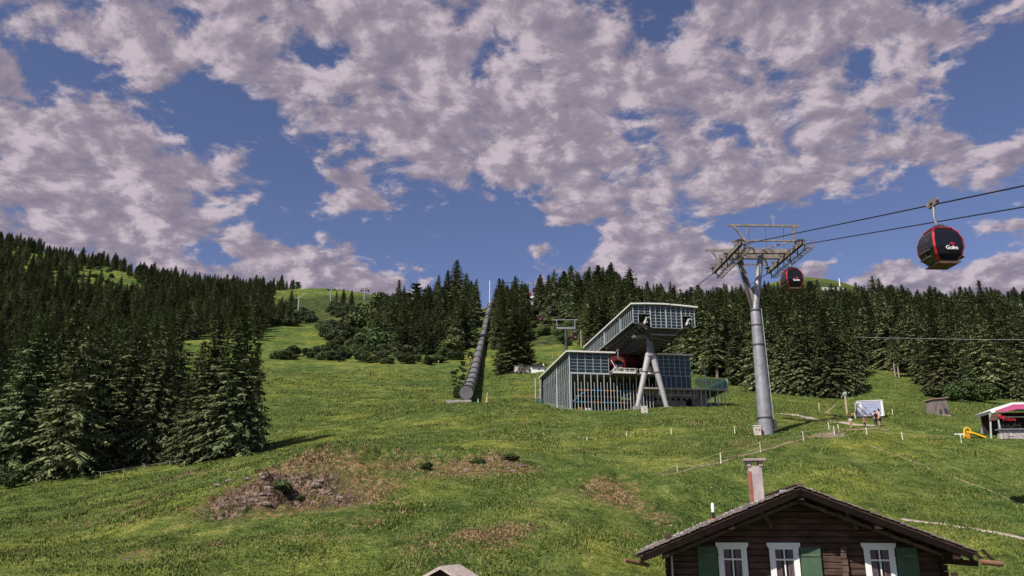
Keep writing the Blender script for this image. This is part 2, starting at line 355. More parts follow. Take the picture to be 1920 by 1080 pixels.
def ground_mat():
    m = bpy.data.materials.new('alpine_turf'); m.use_nodes = True; nt = m.node_tree; b = nt.nodes['Principled BSDF']
    tc = nt.nodes.new('ShaderNodeTexCoord'); O = tc.outputs['Object']
    at_ = nt.nodes.new('ShaderNodeVertexColor'); at_.layer_name = 'cover'
    sp = nt.nodes.new('ShaderNodeSeparateColor'); nt.links.new(at_.outputs[0], sp.inputs[0])
    dry, rock, dirt = sp.outputs; lush = at_.outputs['Alpha']
    n1 = noise(nt, O, .07, 5, .6); n2 = noise(nt, O, .55, 6, .65, .3); n3 = noise(nt, O, 2.6, 6, .7); n4 = noise(nt, O, 9.0, 3, .7)
    g = ramp(nt, math_(nt, 'ADD', math_(nt, 'MULTIPLY', n2, .4), math_(nt, 'ADD', math_(nt, 'MULTIPLY', n3, .35), math_(nt, 'MULTIPLY', noise(nt, O, .17, 6, .68, .5), .25))), [(.37, (.016, .026, .006)), (.45, (.062, .094, .019)), (.53, (.125, .165, .038)), (.62, (.26, .275, .085))])
    big = ramp(nt, n1, [(.38, (.62, .76, .70)), (.50, (1, 1, 1)), (.62, (1.45, 1.25, 1.0))])
    g = mix(nt, 1.0, g, big, 'MULTIPLY')
    fine = ramp(nt, n4, [(.35, (.38, .42, .42)), (.5, (1, 1, 1)), (.66, (1.6, 1.5, 1.35))])
    g = mix(nt, 1.0, g, fine, 'MULTIPLY')
    dcol = ramp(nt, n3, [(.38, (.03, .022, .010)), (.48, (.11, .072, .036)), (.60, (.32, .20, .11))])
    dm = math_(nt, 'ADD', dry, math_(nt, 'MULTIPLY', math_(nt, 'SUBTRACT', n2, .5), 2.2))
    dm = math_(nt, 'ADD', dm, math_(nt, 'MULTIPLY', math_(nt, 'SUBTRACT', n3, .5), 2.8))
    mr = nt.nodes.new('ShaderNodeMapRange'); mr.inputs[1].default_value = .5; mr.inputs[2].default_value = 1.0; nt.links.new(dm, mr.inputs[0])
    g = mix(nt, math_(nt, 'MULTIPLY', mr.outputs[0], .85), g, dcol)
    lcol = ramp(nt, math_(nt, 'ADD', math_(nt, 'MULTIPLY', noise(nt, O, .35, 5, .7), .6), math_(nt, 'MULTIPLY', n2, .4)), [(.42, (.014, .024, .008)), (.5, (.045, .065, .018)), (.58, (.10, .11, .035))])
    lm = nt.nodes.new('ShaderNodeMapRange'); lm.inputs[1].default_value = .35; lm.inputs[2].default_value = .6
    nt.links.new(math_(nt, 'ADD', lush, math_(nt, 'MULTIPLY', math_(nt, 'SUBTRACT', n1, .5), 1.2)), lm.inputs[0])
    g = mix(nt, lm.outputs[0], g, lcol)
    rn = noise(nt, O, 3.2, 8, .72, .4)
    rcol = ramp(nt, rn, [(.40, (.016, .013, .010)), (.48, (.08, .056, .038)), (.56, (.20, .135, .095)), (.70, (.34, .26, .20))])
    rm = nt.nodes.new('ShaderNodeMapRange'); rm.inputs[1].default_value = .55; rm.inputs[2].default_value = .68
    nt.links.new(math_(nt, 'ADD', rock, math_(nt, 'MULTIPLY', math_(nt, 'SUBTRACT', n3, .5), 4.0)), rm.inputs[0])
    g = mix(nt, rm.outputs[0], g, rcol)
    em = nt.nodes.new('ShaderNodeMapRange'); em.inputs[1].default_value = .4; em.inputs[2].default_value = .6
    nt.links.new(math_(nt, 'ADD', dirt, math_(nt, 'MULTIPLY', math_(nt, 'SUBTRACT', n3, .5), .8)), em.inputs[0])
    g = mix(nt, em.outputs[0], g, ramp(nt, n4, [(.3, (.16, .12, .09)), (.7, (.34, .28, .23))]))
    nt.links.new(g, b.inputs['Base Color']); b.inputs['Roughness'].default_value = .95; b.inputs['Specular IOR Level'].default_value = .1
    hh = math_(nt, 'ADD', math_(nt, 'MULTIPLY', n2, .8), math_(nt, 'ADD', math_(nt, 'MULTIPLY', n3, .35), math_(nt, 'MULTIPLY', n4, .10)))
    bp = nt.nodes.new('ShaderNodeBump'); bp.inputs['Strength'].default_value = .9; bp.inputs['Distance'].default_value = .55
    nt.links.new(hh, bp.inputs['Height']); nt.links.new(bp.outputs[0], b.inputs['Normal'])
    return m
build_ground()
def foliage_mat(name, lo, hi, rnd=.38):
    if name in _mats: return _mats[name]
    m = bpy.data.materials.new(name); m.use_nodes = True; nt = m.node_tree; b = nt.nodes['Principled BSDF']
    tc = nt.nodes.new('ShaderNodeTexCoord'); f = noise(nt, tc.outputs['Object'], .8, 4, .6)
    gi = nt.nodes.new('ShaderNodeNewGeometry')
    k0 = math_(nt, 'ADD', math_(nt, 'MULTIPLY', f, .55), math_(nt, 'MULTIPLY', gi.outputs['Random Per Island'], .45))
    c = ramp(nt, k0, [(.25, lo), (.75, hi)])
    oi = nt.nodes.new('ShaderNodeObjectInfo')
    hsv = nt.nodes.new('ShaderNodeHueSaturation'); nt.links.new(c, hsv.inputs['Color'])
    nt.links.new(math_(nt, 'ADD', .468, math_(nt, 'MULTIPLY', oi.outputs['Random'], .05)), hsv.inputs['Hue'])
    nt.links.new(math_(nt, 'ADD', 1 - rnd, math_(nt, 'MULTIPLY', math_(nt, 'FRACT', math_(nt, 'MULTIPLY', oi.outputs['Random'], 7.3)), 2 * rnd)), hsv.inputs['Value'])
    nt.links.new(hsv.outputs[0], b.inputs['Base Color']); b.inputs['Roughness'].default_value = .75; b.inputs['Specular IOR Level'].default_value = .15
    _mats[name] = m; return m
SPRUCE = lambda: foliage_mat('spruce_needles', (.034, .048, .021), (.185, .215, .095))
LEAF = lambda: foliage_mat('broad_leaves', (.030, .050, .016), (.115, .155, .055))
DWARF = lambda: foliage_mat('dwarf_pine_needles', (.024, .038, .016), (.095, .12, .050))
BARK = lambda: pmat('bark', (.16, .12, .10), .9, scale=6, var=.5, bump=.02, stretch=(1, 1, .25))
BARKP = lambda: pmat('pale_bark', (.30, .25, .22), .9, scale=6, var=.4, bump=.02, stretch=(1, 1, .25))

def mesh_np(name, V, Fq, mats):
    me = bpy.data.meshes.new(name); me.vertices.add(len(V)); me.vertices.foreach_set('co', V.ravel().astype(np.float32))
    k = Fq.shape[1]; me.loops.add(Fq.size); me.loops.foreach_set('vertex_index', Fq.ravel().astype(np.int32))
    me.polygons.add(len(Fq)); me.polygons.foreach_set('loop_start', np.arange(0, Fq.size, k, dtype=np.int32)); me.polygons.foreach_set('loop_total', np.full(len(Fq), k, np.int32))
    me.update(); me.validate()
    for m in mats: me.materials.append(m)
    return me
def spruce_crown(seed, h=16.0, rad=2.9, base=.05, dens=1.0, lean=0.0, ragged=.2, mat=None):
    rg = random.Random(seed); Q = []
    nw = int(44 * dens)
    side_k = [rg.uniform(.75, 1.2) for _ in range(9)]
    for w in range(nw):
        t = (w + rg.random() * .7) / nw                       # 0 bottom, 1 top
        z = h * (base + (1 - base) * t ** .93)
        L0 = rad * ((1 - t) ** .68) * (1.0 if t > .12 else .72 + 2.3 * t) + .12
        nb = max(4, int(round((9 - 4 * t) * dens ** .5)))
        a0 = rg.random() * 6.283
        for b in range(nb):
            az = a0 + 6.283 * b / nb + rg.uniform(-.3, .3)
            L = L0 * rg.uniform(1 - ragged * 1.6, 1 + ragged) * (.85 + .3 * (side_k[int(az / 6.284 * 9) % 9] - .75))
            d = Vector((math.cos(az), math.sin(az), 0)); s = Vector((-d.y, d.x, 0))
            rise = .32 * t - .10; droop = (.62 - .45 * t) * rg.uniform(.8, 1.3)
            def P(u): return Vector((0, 0, z)) + d * (L * u) + Vector((0, 0, L * (rise * u - droop * u * u + .16 * u ** 3)))
            k = max(2, int(L / .29))
            for i in range(k):
                u = (i + .4) / k; p = P(u); ax = (P(min(1.05, u + .12)) - p).normalized()
                tl = (.32 * L * (1 - u) ** .7 + .22) * rg.uniform(.7, 1.2); wd_ = .075 + .035 * L ** .5
                for sg in (-1, 1):
                    o = (s * sg * .8 + ax * .75).normalized() * tl + Vector((0, 0, -.28 * tl * rg.uniform(.3, 1.8)))
                    n_ = Vector((rg.uniform(-.5, .5), rg.uniform(-.5, .5), 1)).normalized(); wv = o.cross(n_).normalized() * wd_
                    Q.append((p - wv * .6, p + o * .55 - wv, p + o, p + o * .5 + wv))
                if rg.random() < .6:                            # hanging twigs
                    hz = Vector((rg.uniform(-.1, .1), rg.uniform(-.1, .1), -1)) * (.28 + .12 * L) * rg.uniform(.6, 1.2)
                    wv = ax * .16
                    Q.append((p - wv, p + hz * .6 - wv * .7, p + hz, p + hz * .4 + wv))
            tip = P(1.0); ax = (tip - P(.85)).normalized(); wv = s * .12
            Q.append((tip - ax * .35 - wv, tip - ax * .3 + wv, tip + ax * .3, tip - ax * .05 - wv))
    # leader shoots
    for i in range(4):
        a = rg.random() * 6.28; wv = Vector((math.cos(a), math.sin(a), 0)) * .07
        Q.append((Vector((0, 0, h * .96)) - wv, Vector((0, 0, h * .96)) + wv, Vector((0, 0, h * 1.02)) + wv * .2, Vector((0, 0, h * 1.02)) - wv * .2))
    V = np.array([[tuple(v) for v in q] for q in Q]).reshape(-1, 3)
    if lean: V[:, 0] += lean * V[:, 2]
    # dark inner mass of old twigs close to the trunk
    core = []
    for w in range(26):
        t = w / 26; z = h * (base + .02 + (.93 - base) * t); r = rad * (1 - t) ** .85 * .42
        for b in range(6):
            a = rg.random() * 6.28; dz = rg.uniform(.5, 1.0)
            p = Vector((math.cos(a) * r * rg.uniform(.1, 1), math.sin(a) * r * rg.uniform(.1, 1), z)); q = Vector((math.cos(a + 1.5), math.sin(a + 1.5), 0)) * (r * .55 + .08)
            core.append((p - q, p + q, p + q * .8 + Vector((0, 0, dz)), p - q * .8 + Vector((0, 0, dz))))
    C = np.array([[tuple(v) for v in q] for q in core]).reshape(-1, 3)
    V = np.concatenate([V, C])
    return mesh_np('crown', V, np.arange(len(V)).reshape(-1, 4), [mat or SPRUCE()])
def trunk_mesh(h=16.0, r=.22, mat=None, lean=0.0, seed=0):
    b = MB(); rg = random.Random(seed)
    b.tube([(lean * z + rg.uniform(-.03, .03), rg.uniform(-.03, .03), z) for z in np.linspace(-.8, h * .97, 7)], [r * 1.25, r * 1.02, r * .85, r * .68, r * .5, r * .3, r * .06], 7)
    me = bpy.data.meshes.new('trunk'); me.from_pydata(b.v, [], b.f); me.polygons.foreach_set('use_smooth', b.sm); me.update(); me.materials.append(mat or BARK()); return me
def leaf_crown(seed, h=2.6, rad=1.6, n=2300, leaf=.17, mat=None, z0=.15, lobes=9):
    rg = np.random.default_rng(seed); c = []
    for i in range(lobes):
        a = rg.random() * 6.28; rr = rad * rg.random() ** .6 * .62; zc = z0 * h + h * (.2 + .55 * rg.random()) * (1 - .35 * rr / rad)
        c.append((math.cos(a) * rr, math.sin(a) * rr, zc, rad * rg.uniform(.25, .48)))
    c = np.array(c); k = rg.integers(0, lobes, n); d = rg.normal(size=(n, 3)); d /= np.linalg.norm(d, axis=1)[:, None]
    p = c[k, :3] + d * (c[k, 3] * rg.uniform(.72, 1.08, n))[:, None]; p[:, 2] = np.maximum(p[:, 2], .03)
    u = rg.normal(size=(n, 3)); u /= np.linalg.norm(u, axis=1)[:, None]; v = np.cross(u, d + rg.normal(size=(n, 3)) * .6); v /= np.linalg.norm(v, axis=1)[:, None]
    s = (leaf * rg.uniform(.6, 1.3, n))[:, None]
    V = np.stack([p - u * s, p + v * s * .6, p + u * s, p - v * s * .6], 1).reshape(-1, 3)
    return mesh_np('leaves', V, np.arange(len(V)).reshape(-1, 4), [mat or LEAF()])
def stems_mesh(h, rad, seed):
    b = MB(); rg = random.Random(seed)
    for i in range(6):
        a = rg.random() * 6.28; q = rad * .55
        b.tube([(0, 0, -.4), (math.cos(a) * q * .4, math.sin(a) * q * .4, h * .35), (math.cos(a) * q, math.sin(a) * q, h * .75)], [.06, .045, .02], 5)
    me = bpy.data.meshes.new('stems'); me.from_pydata(b.v, [], b.f); me.update(); me.materials.append(BARK()); return me

CROWNS = [spruce_crown(11, rad=3.0), spruce_crown(12, rad=3.4, ragged=.28), spruce_crown(13, rad=2.7, dens=.92, ragged=.3), spruce_crown(14, rad=2.5, dens=.85, ragged=.34, base=.10),
          spruce_crown(15, rad=3.7, base=.02, ragged=.22), spruce_crown(16, rad=2.7, dens=.75, ragged=.4, base=.16), spruce_crown(17, rad=3.2, dens=.7, ragged=.45, base=.12), spruce_crown(18, rad=3.8, dens=.85, ragged=.35, base=.04)]
TRUNKS = [trunk_mesh(seed=i) for i in range(3)]
TRUNK_PALE = trunk_mesh(mat=BARKP(), r=.26)
SHRUBS = [leaf_crown(1), leaf_crown(2, h=2.2, rad=1.9), leaf_crown(3, h=3.2, rad=1.5)]
DWARFS = [leaf_crown(4, h=1.9, rad=1.8, leaf=.15, mat=DWARF(), n=2000), leaf_crown(5, h=2.2, rad=1.6, leaf=.15, mat=DWARF(), n=2000)]
STEMS = [stems_mesh(2.5, 1.5, i) for i in range(2)]

def spruce(p, h, label, group=None, k=None, w=1.0, pale=False, rz=None, name='spruce_tree', cat='spruce'):
    k = random.randrange(len(CROWNS)) if k is None else k
    t = thing(name, p, label, cat, group, random.random() * 6.28 if rz is None else rz)
    s = h / 16.0; t.scale = (s * w, s * w, s)
    for nm, me in (('crown', CROWNS[k]), ('trunk', TRUNK_PALE if pale else TRUNKS[k % 3])):
        o = bpy.data.objects.new(nm, me); COL.objects.link(o); o.parent = t
    return t
def shrub(p, h, label, group=None, me=None, w=1.0, cat='shrub', name='shrub'):
    me = me or random.choice(SHRUBS); t = thing(name, p, label, cat, group, random.random() * 6.28)
    s = h / 2.6; t.scale = (s * w, s * w, s)
    for nm, m in (('leaves', me), ('stems', random.choice(STEMS))):
        o = bpy.data.objects.new(nm, m); COL.objects.link(o); o.parent = t
    return t

def inpoly(x, y, poly):
    c = False; n = len(poly)
    for i in range(n):
        x1, y1 = poly[i]; x2, y2 = poly[i - 1]
        if (y1 > y) != (y2 > y) and x < (x2 - x1) * (y - y1) / (y2 - y1) + x1: c = not c
    return c
# where the woods stand, as areas of ground (outlined where the ground shows in the photograph)
WOODS = {
 'left': [(-500, 1000), (-60, 905), (90, 897), (190, 884), (210, 868), (312, 850), (318, 700), (325, 640), (420, 636), (482, 640), (492, 616), (545, 606), (532, 585), (500, 575), (520, 545), (556, 543), (540, 430), (300, 400), (-500, 300)],
 'middle': [(700, 650), (715, 612), (745, 592), (790, 585), (808, 560), (835, 552), (898, 560), (894, 590), (882, 625), (868, 652), (850, 664), (800, 668), (740, 668)],
 'centre': [(926, 655), (930, 600), (940, 578), (985, 574), (992, 600), (984, 650)],
 'ridge': [(1010, 582), (1018, 556), (1110, 548), (1300, 545), (1430, 560), (1440, 720), (1398, 722), (1340, 712), (1220, 690), (1150, 668), (1105, 650), (1080, 610)],
 'right': [(1398, 728), (1440, 734), (1480, 738), (1600, 742), (1608, 700), (1616, 690), (1700, 702), (1738, 728), (1790, 744), (1860, 751), (2600, 757), (2600, 540), (1920, 540), (1700, 545), (1655, 558), (1600, 566), (1500, 564), (1430, 558)],
}
LABEL = {'left': 'tall dark spruce among the dense wood covering the left hillside',
         'middle': 'dark spruce in the wood on the knoll left of the ribbed tube',
         'centre': 'narrow spruce in the clump just right of the top of the ribbed tube',
         'ridge': 'dark spruce in the wood on the ridge behind the cable car station',
         'right': 'dark green spruce in the forest belt right of the cable car tower'}
GRP = {'left': 'spruces on the left hillside', 'middle': 'spruces on the middle knoll', 'centre': 'spruces beside the tube top', 'ridge': 'spruces on the ridge behind the station', 'right': 'spruces in the right forest belt'}
CLEAR = [(336, 680, 15, 36), (190, 527, 56, 22), (245, 545, 30, 16), (350, 575, 18, 8), (405, 632, 22, 9), (110, 520, 18, 9), (300, 610, 14, 7), (60, 480, 12, 4), (330, 680, 16, 40)]
def scatter():
    rg = random.Random(5); out = []; cells = {}
    for _ in range(110000):
        Y = math.exp(rg.uniform(math.log(76), math.log(820))); a = rg.uniform(-.80, .80)
        if rg.random() > (Y / 820) ** 2 * 3.2 + .10: continue
        X = a * Y; z = H(X, Y); px, py = proj(X, Y, z)
        w = next((k for k, pl in WOODS.items() if inpoly(px, py, pl)), None)
        if not w: continue
        if any(((px - cx) / rx) ** 2 + ((py - cy) / ry) ** 2 < 1 for cx, cy, rx, ry in CLEAR): continue
        sp = {'left': 4.6, 'middle': 5.2, 'centre': 5.0, 'ridge': 6.2, 'right': 5.6}[w] * (1 + max(0, Y - 200) / 1500) * rg.choice((.75, 1, 1.25))
        c = (int(X // 6), int(Y // 6))
        if any((q[0] - X) ** 2 + (q[1] - Y) ** 2 < sp * sp for i in (-1, 0, 1) for j in (-1, 0, 1) for q in cells.get((c[0] + i, c[1] + j), [])): continue
        cells.setdefault(c, []).append((X, Y))
        h = {'left': rg.uniform(11, 19), 'middle': rg.uniform(11, 20), 'centre': rg.uniform(14, 19), 'ridge': rg.uniform(15, 24), 'right': rg.uniform(13, 21)}[w]
        if w == 'left' and Y < 130: h = rg.uniform(12, 17)
        if Y > 380: h *= max(.6, 1 - (Y - 380) / 600)
        if w == 'right' and Y > 380: h *= .85
        if Y > 300: h *= rg.uniform(.65, 1.15)
        if w == 'left' and Y > 220: h *= .82
        if w == 'ridge' and px > 1185 and Y > 300: h *= .72
        if w == 'right' and Y > 380: h *= .9
        if rg.random() < .15: h *= .65
        out.append((w, X, Y, z - .15, h, px, py))
    return out
TREES = scatter()
# trees one can single out: (px base, py base, px/py top, width, crown, label)
NAMED = [
 (432, 857, 572, 1.25, 1, 'tall broad spruce at the right front edge of the left wood, casting the long shadow'),
 (384, 862, 588, 1.0, 4, 'tall spruce standing second from the right in the front row of the left wood'),
 (277, 868, 592, 1.0, 0, 'tall spruce just left of the bright meadow gap in the left wood'),
 (222, 872, 610, 1.1, 4, 'broad spruce in the front row of the left wood, third from the meadow gap'),
 (160, 880, 600, 1.1, 1, 'dark spruce behind the pale young tree at the left wood edge'),
 (96, 890, 565, 1.1, 0, 'tall dark spruce above the small pale young tree at far left'),
 (30, 900, 590, 1.2, 4, 'dark broad spruce at the far left edge of the front row'),
 (466, 850, 640, 1.0, 2, 'shorter ragged spruce tucked right of the tallest front spruce'),
 (338, 866, 712, 1.2, 4, 'short dense spruce closing the foot of the bright meadow gap'),
 (356, 862, 640, 1.0, 0, 'middling spruce just right of the bright meadow gap'),
 (965, 698, 588, 1.9, 4, 'single broad spruce beside the white shed, right of the ribbed tube'),
 (941, 692, 632, 1.5, 0, 'low spruce leaning against the broad single spruce beside the tube'),
 (988, 690, 622, 1.5, 1, 'small spruce on the right flank of the single broad spruce'),
 (712, 610, 550, 1.1, 0, 'slim pointed spruce rising at the left of the middle knoll below the chalet'),
 (558, 541, 528, 1.3, 0, 'tiny lone spruce on the bare skyline left of the chairlift towers'),
 (545, 578, 544, 1.2, 1, 'small dark spruce beside the pale green lift mast on the upper meadow'),
 (553, 580, 550, 1.2, 3, 'smaller spruce touching the dark one beside the lift mast'),
 (630, 571, 543, 1.1, 3, 'thin spruce just right of the left chairlift tower'),
 (643, 573, 541, 1.5, 2, 'wide ragged spruce between the two chairlift towers'),
 (658, 583, 544, 1.2, 0, 'spruce nearest the right chairlift tower, lower on the slope'),
 (740, 570, 553, 1.1, 3, 'thin spruce on the skyline just left of the chalet'),
 (780, 570, 531, 1.4, 0, 'spruce standing close behind the right end of the chalet'),
 (797, 572, 540, 1.1, 3, 'narrow spruce on the skyline right of the chalet'),
 (855, 592, 487, 1.2, 1, 'tallest spruce on top of the middle knoll, against the sky'),
 (838, 592, 506, 1.1, 0, 'second tallest spruce on the knoll, left of the tallest'),
 (821, 590, 515, 1.0, 2, 'third spruce of the knoll top, stepping down to the left'),
 (873, 596, 512, 1.1, 4, 'broad spruce on the knoll right of the tallest'),
 (893, 592, 522, 1.0, 3, 'last tall spruce of the knoll before the radio mast'),
 (951, 612, 535, 1.2, 0, 'left of the twin pointed spruces right of the tube top'),
 (966, 610, 529, 1.2, 3, 'right of the twin pointed spruces near the cabin tower'),
 (958, 640, 556, 1.5, 1, 'full dark spruce below the twin pointed spruces'),
 (1030, 585, 514, 1.1, 1, 'tall spruce at the left end of the ridge wood right of the cabin tower'),
 (1060, 590, 508, 1.1, 0, 'highest pointed spruce of the ridge wood'),
 (1508, 742, 590, 1.15, 4, 'front spruce of the right forest belt with boughs down to the meadow'),
 (1560, 745, 578, 1.25, 1, 'big bushy spruce at the corner of the forest beside the meadow inlet'),
 (1590, 742, 612, 1.2, 4, 'rounded spruce at the very corner of the forest by the inlet'),
 (1470, 738, 600, 1.1, 0, 'spruce directly right of the big tower trunk'),
 (1385, 722, 596, 1.1, 1, 'spruce directly left of the big tower trunk'),
 (1770, 744, 585, 1.2, 4, 'bushy spruce behind the grey wooden hut'),
]
for (px, py, top, w, k, lab) in NAMED:
    g = hit(px, py); d = g.y
    e = pix_dir(px, top); h = e.z / e.y * d - g.z
    for q in list(TREES):
        if (q[1] - g.x) ** 2 + (q[2] - g.y) ** 2 < 2.2 ** 2: TREES.remove(q)
    spruce(g - Vector((0, 0, .15)), max(h, 2.0), lab, None, k, w)
for (px, py, top) in [(1679, 707, 640), (1686, 708, 636), (1706, 706, 600), (1729, 712, 650)]:
    g = hit(px, py); e = pix_dir(px, top); h = max(8, e.z / e.y * g.y - g.z)
    t = thing('spruce_tree', g, 'spruce with a bare pale lower trunk at the head of the meadow inlet', 'spruce', 'bare trunked spruces at the inlet')
    s = h * 1.15 / 16; t.scale = (s, s, s)
    c = link_mesh('crown', spruce_crown(px, base=.42, rad=2.6, dens=.7), None, t); tr = bpy.data.objects.new('trunk', TRUNK_PALE); COL.objects.link(tr); tr.parent = t
TREES.sort(key=lambda t: -(t[4] / t[2]) if (-30 < t[5] < 1950) else 1e3)
NI = 255
print('woods', len(TREES))
WHERE = {
 'left': [(60, 'at the far left frame edge'), (130, 'above the pale young tree'), (210, 'below the high grass clearing'), (300, 'left of the bright meadow gap'), (400, 'above the bright meadow gap'), (2000, 'by the upper right wood corner')],
 'middle': [(800, 'on the left half of the middle knoll'), (2000, 'on the right half of the middle knoll')],
 'centre': [(2000, 'in the clump right of the ribbed tube head')],
 'ridge': [(1110, 'left of the raised station tunnel'), (1200, 'behind the left end of the station tunnel'), (1310, 'straight behind the station tunnel'), (3000, 'between the station and the big tower')],
 'right': [(1440, 'directly behind the big tower'), (1520, 'below the gondola beside the big tower'), (1620, 'left of the meadow inlet'), (1740, 'at the head of the meadow inlet'), (1840, 'behind the wooden hut'), (4000, 'behind the refreshment stall')]}
ROWS = {'left': [(862, 'front row'), (800, 'second row'), (700, 'mid slope'), (0, 'high')], 'right': [(735, 'front row'), (700, 'second row'), (0, 'upper')], 'ridge': [(690, 'front row'), (640, 'mid slope'), (0, 'upper')], 'middle': [(640, 'lower'), (0, 'upper')], 'centre': [(610, 'lower'), (0, 'upper')]}
for (w, X, Y, z, h, px, py) in TREES[:NI]:
    pale = w == 'right' and 1620 < px < 1740
    wh = next(t for l, t in WHERE[w] if px < l); ro = next(t for l, t in ROWS[w] if py >= l)
    size = 'tall' if h > 17 else ('small' if h < 12.5 else 'middling')
    spruce((X, Y, z), h, '%s %s spruce of the wood %s' % (size, ro, wh), '%s %s spruces of the wood %s' % (size, ro, wh), w=random.uniform(.95, 1.4), pale=pale)
rest = TREES[NI:]

def forest_stuff(rest):
    pts = np.array([(t[1], t[2], t[3]) for t in rest]); me = bpy.data.meshes.new('forest'); me.from_pydata(pts.tolist(), [], [])
    rg = np.random.default_rng(3)
    sc = me.attributes.new('sc', 'FLOAT_VECTOR', 'POINT'); hh = np.array([t[4] / 16.0 for t in rest]); ww = rg.uniform(1.0, 1.55, len(rest))
    sc.data.foreach_set('vector', np.stack([hh * ww, hh * ww, hh], -1).ravel().astype(np.float32))
    ro = me.attributes.new('rot', 'FLOAT_VECTOR', 'POINT'); r = np.zeros((len(rest), 3)); r[:, 2] = rg.uniform(0, 6.28, len(rest)); ro.data.foreach_set('vector', r.ravel().astype(np.float32))
    o = link_mesh('forest', me, SPRUCE()); tag(o, 'dark spruce forest reaching up both hillsides to the skyline', 'forest', kind='stuff')
    ng = bpy.data.node_groups.new('scatter', 'GeometryNodeTree')
    ng.interface.new_socket('Geometry', in_out='INPUT', socket_type='NodeSocketGeometry'); ng.interface.new_socket('Geometry', in_out='OUTPUT', socket_type='NodeSocketGeometry')
    gi = ng.nodes.new('NodeGroupInput'); go = ng.nodes.new('NodeGroupOutput'); L = ng.links.new
    ip = ng.nodes.new('GeometryNodeInstanceOnPoints'); ip.inputs['Pick Instance'].default_value = True
    g2 = ng.nodes.new('GeometryNodeGeometryToInstance')
    src = []
    for ob in bpy.data.objects:
        if ob.name.split('.')[0] == 'crown' and ob.data in CROWNS and ob.data not in [s.data for s in src]: src.append(ob)
    for s in reversed(src):
        oi = ng.nodes.new('GeometryNodeObjectInfo'); oi.inputs['Object'].default_value = s; oi.transform_space = 'ORIGINAL'; L(oi.outputs['Geometry'], g2.inputs[0])
    na = ng.nodes.new('GeometryNodeInputNamedAttribute'); na.data_type = 'FLOAT_VECTOR'; na.inputs['Name'].default_value = 'sc'
    nr = ng.nodes.new('GeometryNodeInputNamedAttribute'); nr.data_type = 'FLOAT_VECTOR'; nr.inputs['Name'].default_value = 'rot'
    er = ng.nodes.new('FunctionNodeEulerToRotation'); L(nr.outputs['Attribute'], er.inputs[0])
    rv = ng.nodes.new('FunctionNodeRandomValue'); rv.data_type = 'INT'; rv.inputs[4].default_value = 0; rv.inputs[5].default_value = len(src) - 1
    L(gi.outputs[0], ip.inputs['Points']); L(g2.outputs[0], ip.inputs['Instance']); L(na.outputs['Attribute'], ip.inputs['Scale']); L(er.outputs[0], ip.inputs['Rotation']); L(rv.outputs[2], ip.inputs['Instance Index'])
    L(ip.outputs[0], go.inputs[0])
    md = o.modifiers.new('scatter', 'NODES'); md.node_group = ng
forest_stuff(rest)

# shrub belts: (polygon of the ground, spacing, height range, kind, label, group)
BELTS = [
 ([(515, 674), (560, 662), (615, 655), (640, 640), (700, 640), (740, 668), (850, 664), (862, 676), (800, 684), (690, 682), (600, 676)], 3.6, (2.4, 4.6), 'd', 'low dark scrub bush in the belt along the foot of the middle knoll', 'scrub belt below the knoll'),
 ([(612, 636), (618, 618), (650, 612), (662, 632), (640, 640)], 3.2, (4.0, 6.5), 'd', 'dark rounded bush in the small clump left of the middle knoll', 'bush clump left of the knoll'),
 ([(660, 640), (668, 600), (730, 572), (760, 572), (745, 600), (712, 640), (730, 665)], 5.0, (5, 9), 'l', 'pale green leafy bush on the left flank of the middle knoll', 'leafy bushes on the knoll flank'),
 ([(835, 672), (870, 655), (876, 640), (855, 640), (835, 655)], 4, (3.5, 5.5), 'l', 'light green leafy bush at the right foot of the middle knoll', 'leafy bushes right of the knoll'),
 ([(482, 612), (495, 585), (540, 578), (585, 592), (590, 604), (545, 612)], 5.0, (3.0, 5.5), 'd', 'dark scrub bush on the upper meadow edge beside the left wood', 'scrub beside the left wood'),
 ([(612, 586), (625, 573), (660, 580), (690, 590), (670, 600), (640, 597)], 5, (2.6, 4.5), 'd', 'low dark scrub under the small spruces between the chairlift towers', 'scrub between the chairlift towers'),
 ([(985, 600), (1000, 582), (1040, 590), (1085, 612), (1100, 640), (1060, 650), (1020, 640), (1000, 620)], 6, (2.2, 4.2), 'l', 'green bush on the steep bank behind the small lift tower', 'bushes on the steep bank'),
 ([(862, 735), (858, 748), (852, 745), (850, 700), (866, 680), (874, 685)], 3.4, (.8, 1.4), 'd', 'low weedy bush along the left side of the ribbed tube', 'weeds along the tube'),
 ([(0, 922), (-60, 925), (-60, 895), (60, 893), (175, 880), (180, 888), (90, 900)], 1.9, (1.1, 2.2), 'l', 'leafy bush along the foot of the left wood', 'bushes at the foot of the left wood'),
 ([(905, 580), (912, 568), (990, 570), (985, 582)], 3.5, (2.0, 3.2), 'd', 'dark bush on the skyline behind the head of the ribbed tube', 'bushes at the tube head'),
 ([(1745, 742), (1790, 744), (1850, 750), (1850, 757), (1790, 754)], 3.5, (2.4, 4.6), 'l', 'bright green leafy bush at the forest foot behind the wooden hut', 'bushes at the right forest foot'),
 ([(800, 686), (850, 680), (905, 668), (888, 640), (870, 650)], 7, (1.5, 3), 'd', 'scattered low bush between the knoll and the ribbed tube', 'scattered bushes by the tube'),
 ([(160, 500), (200, 490), (290, 540), (360, 580), (340, 590), (250, 550), (160, 520)], 7, (2, 3.2), 'l', 'green bush in the clearing high on the left hillside', 'bushes in the high clearing'),
]
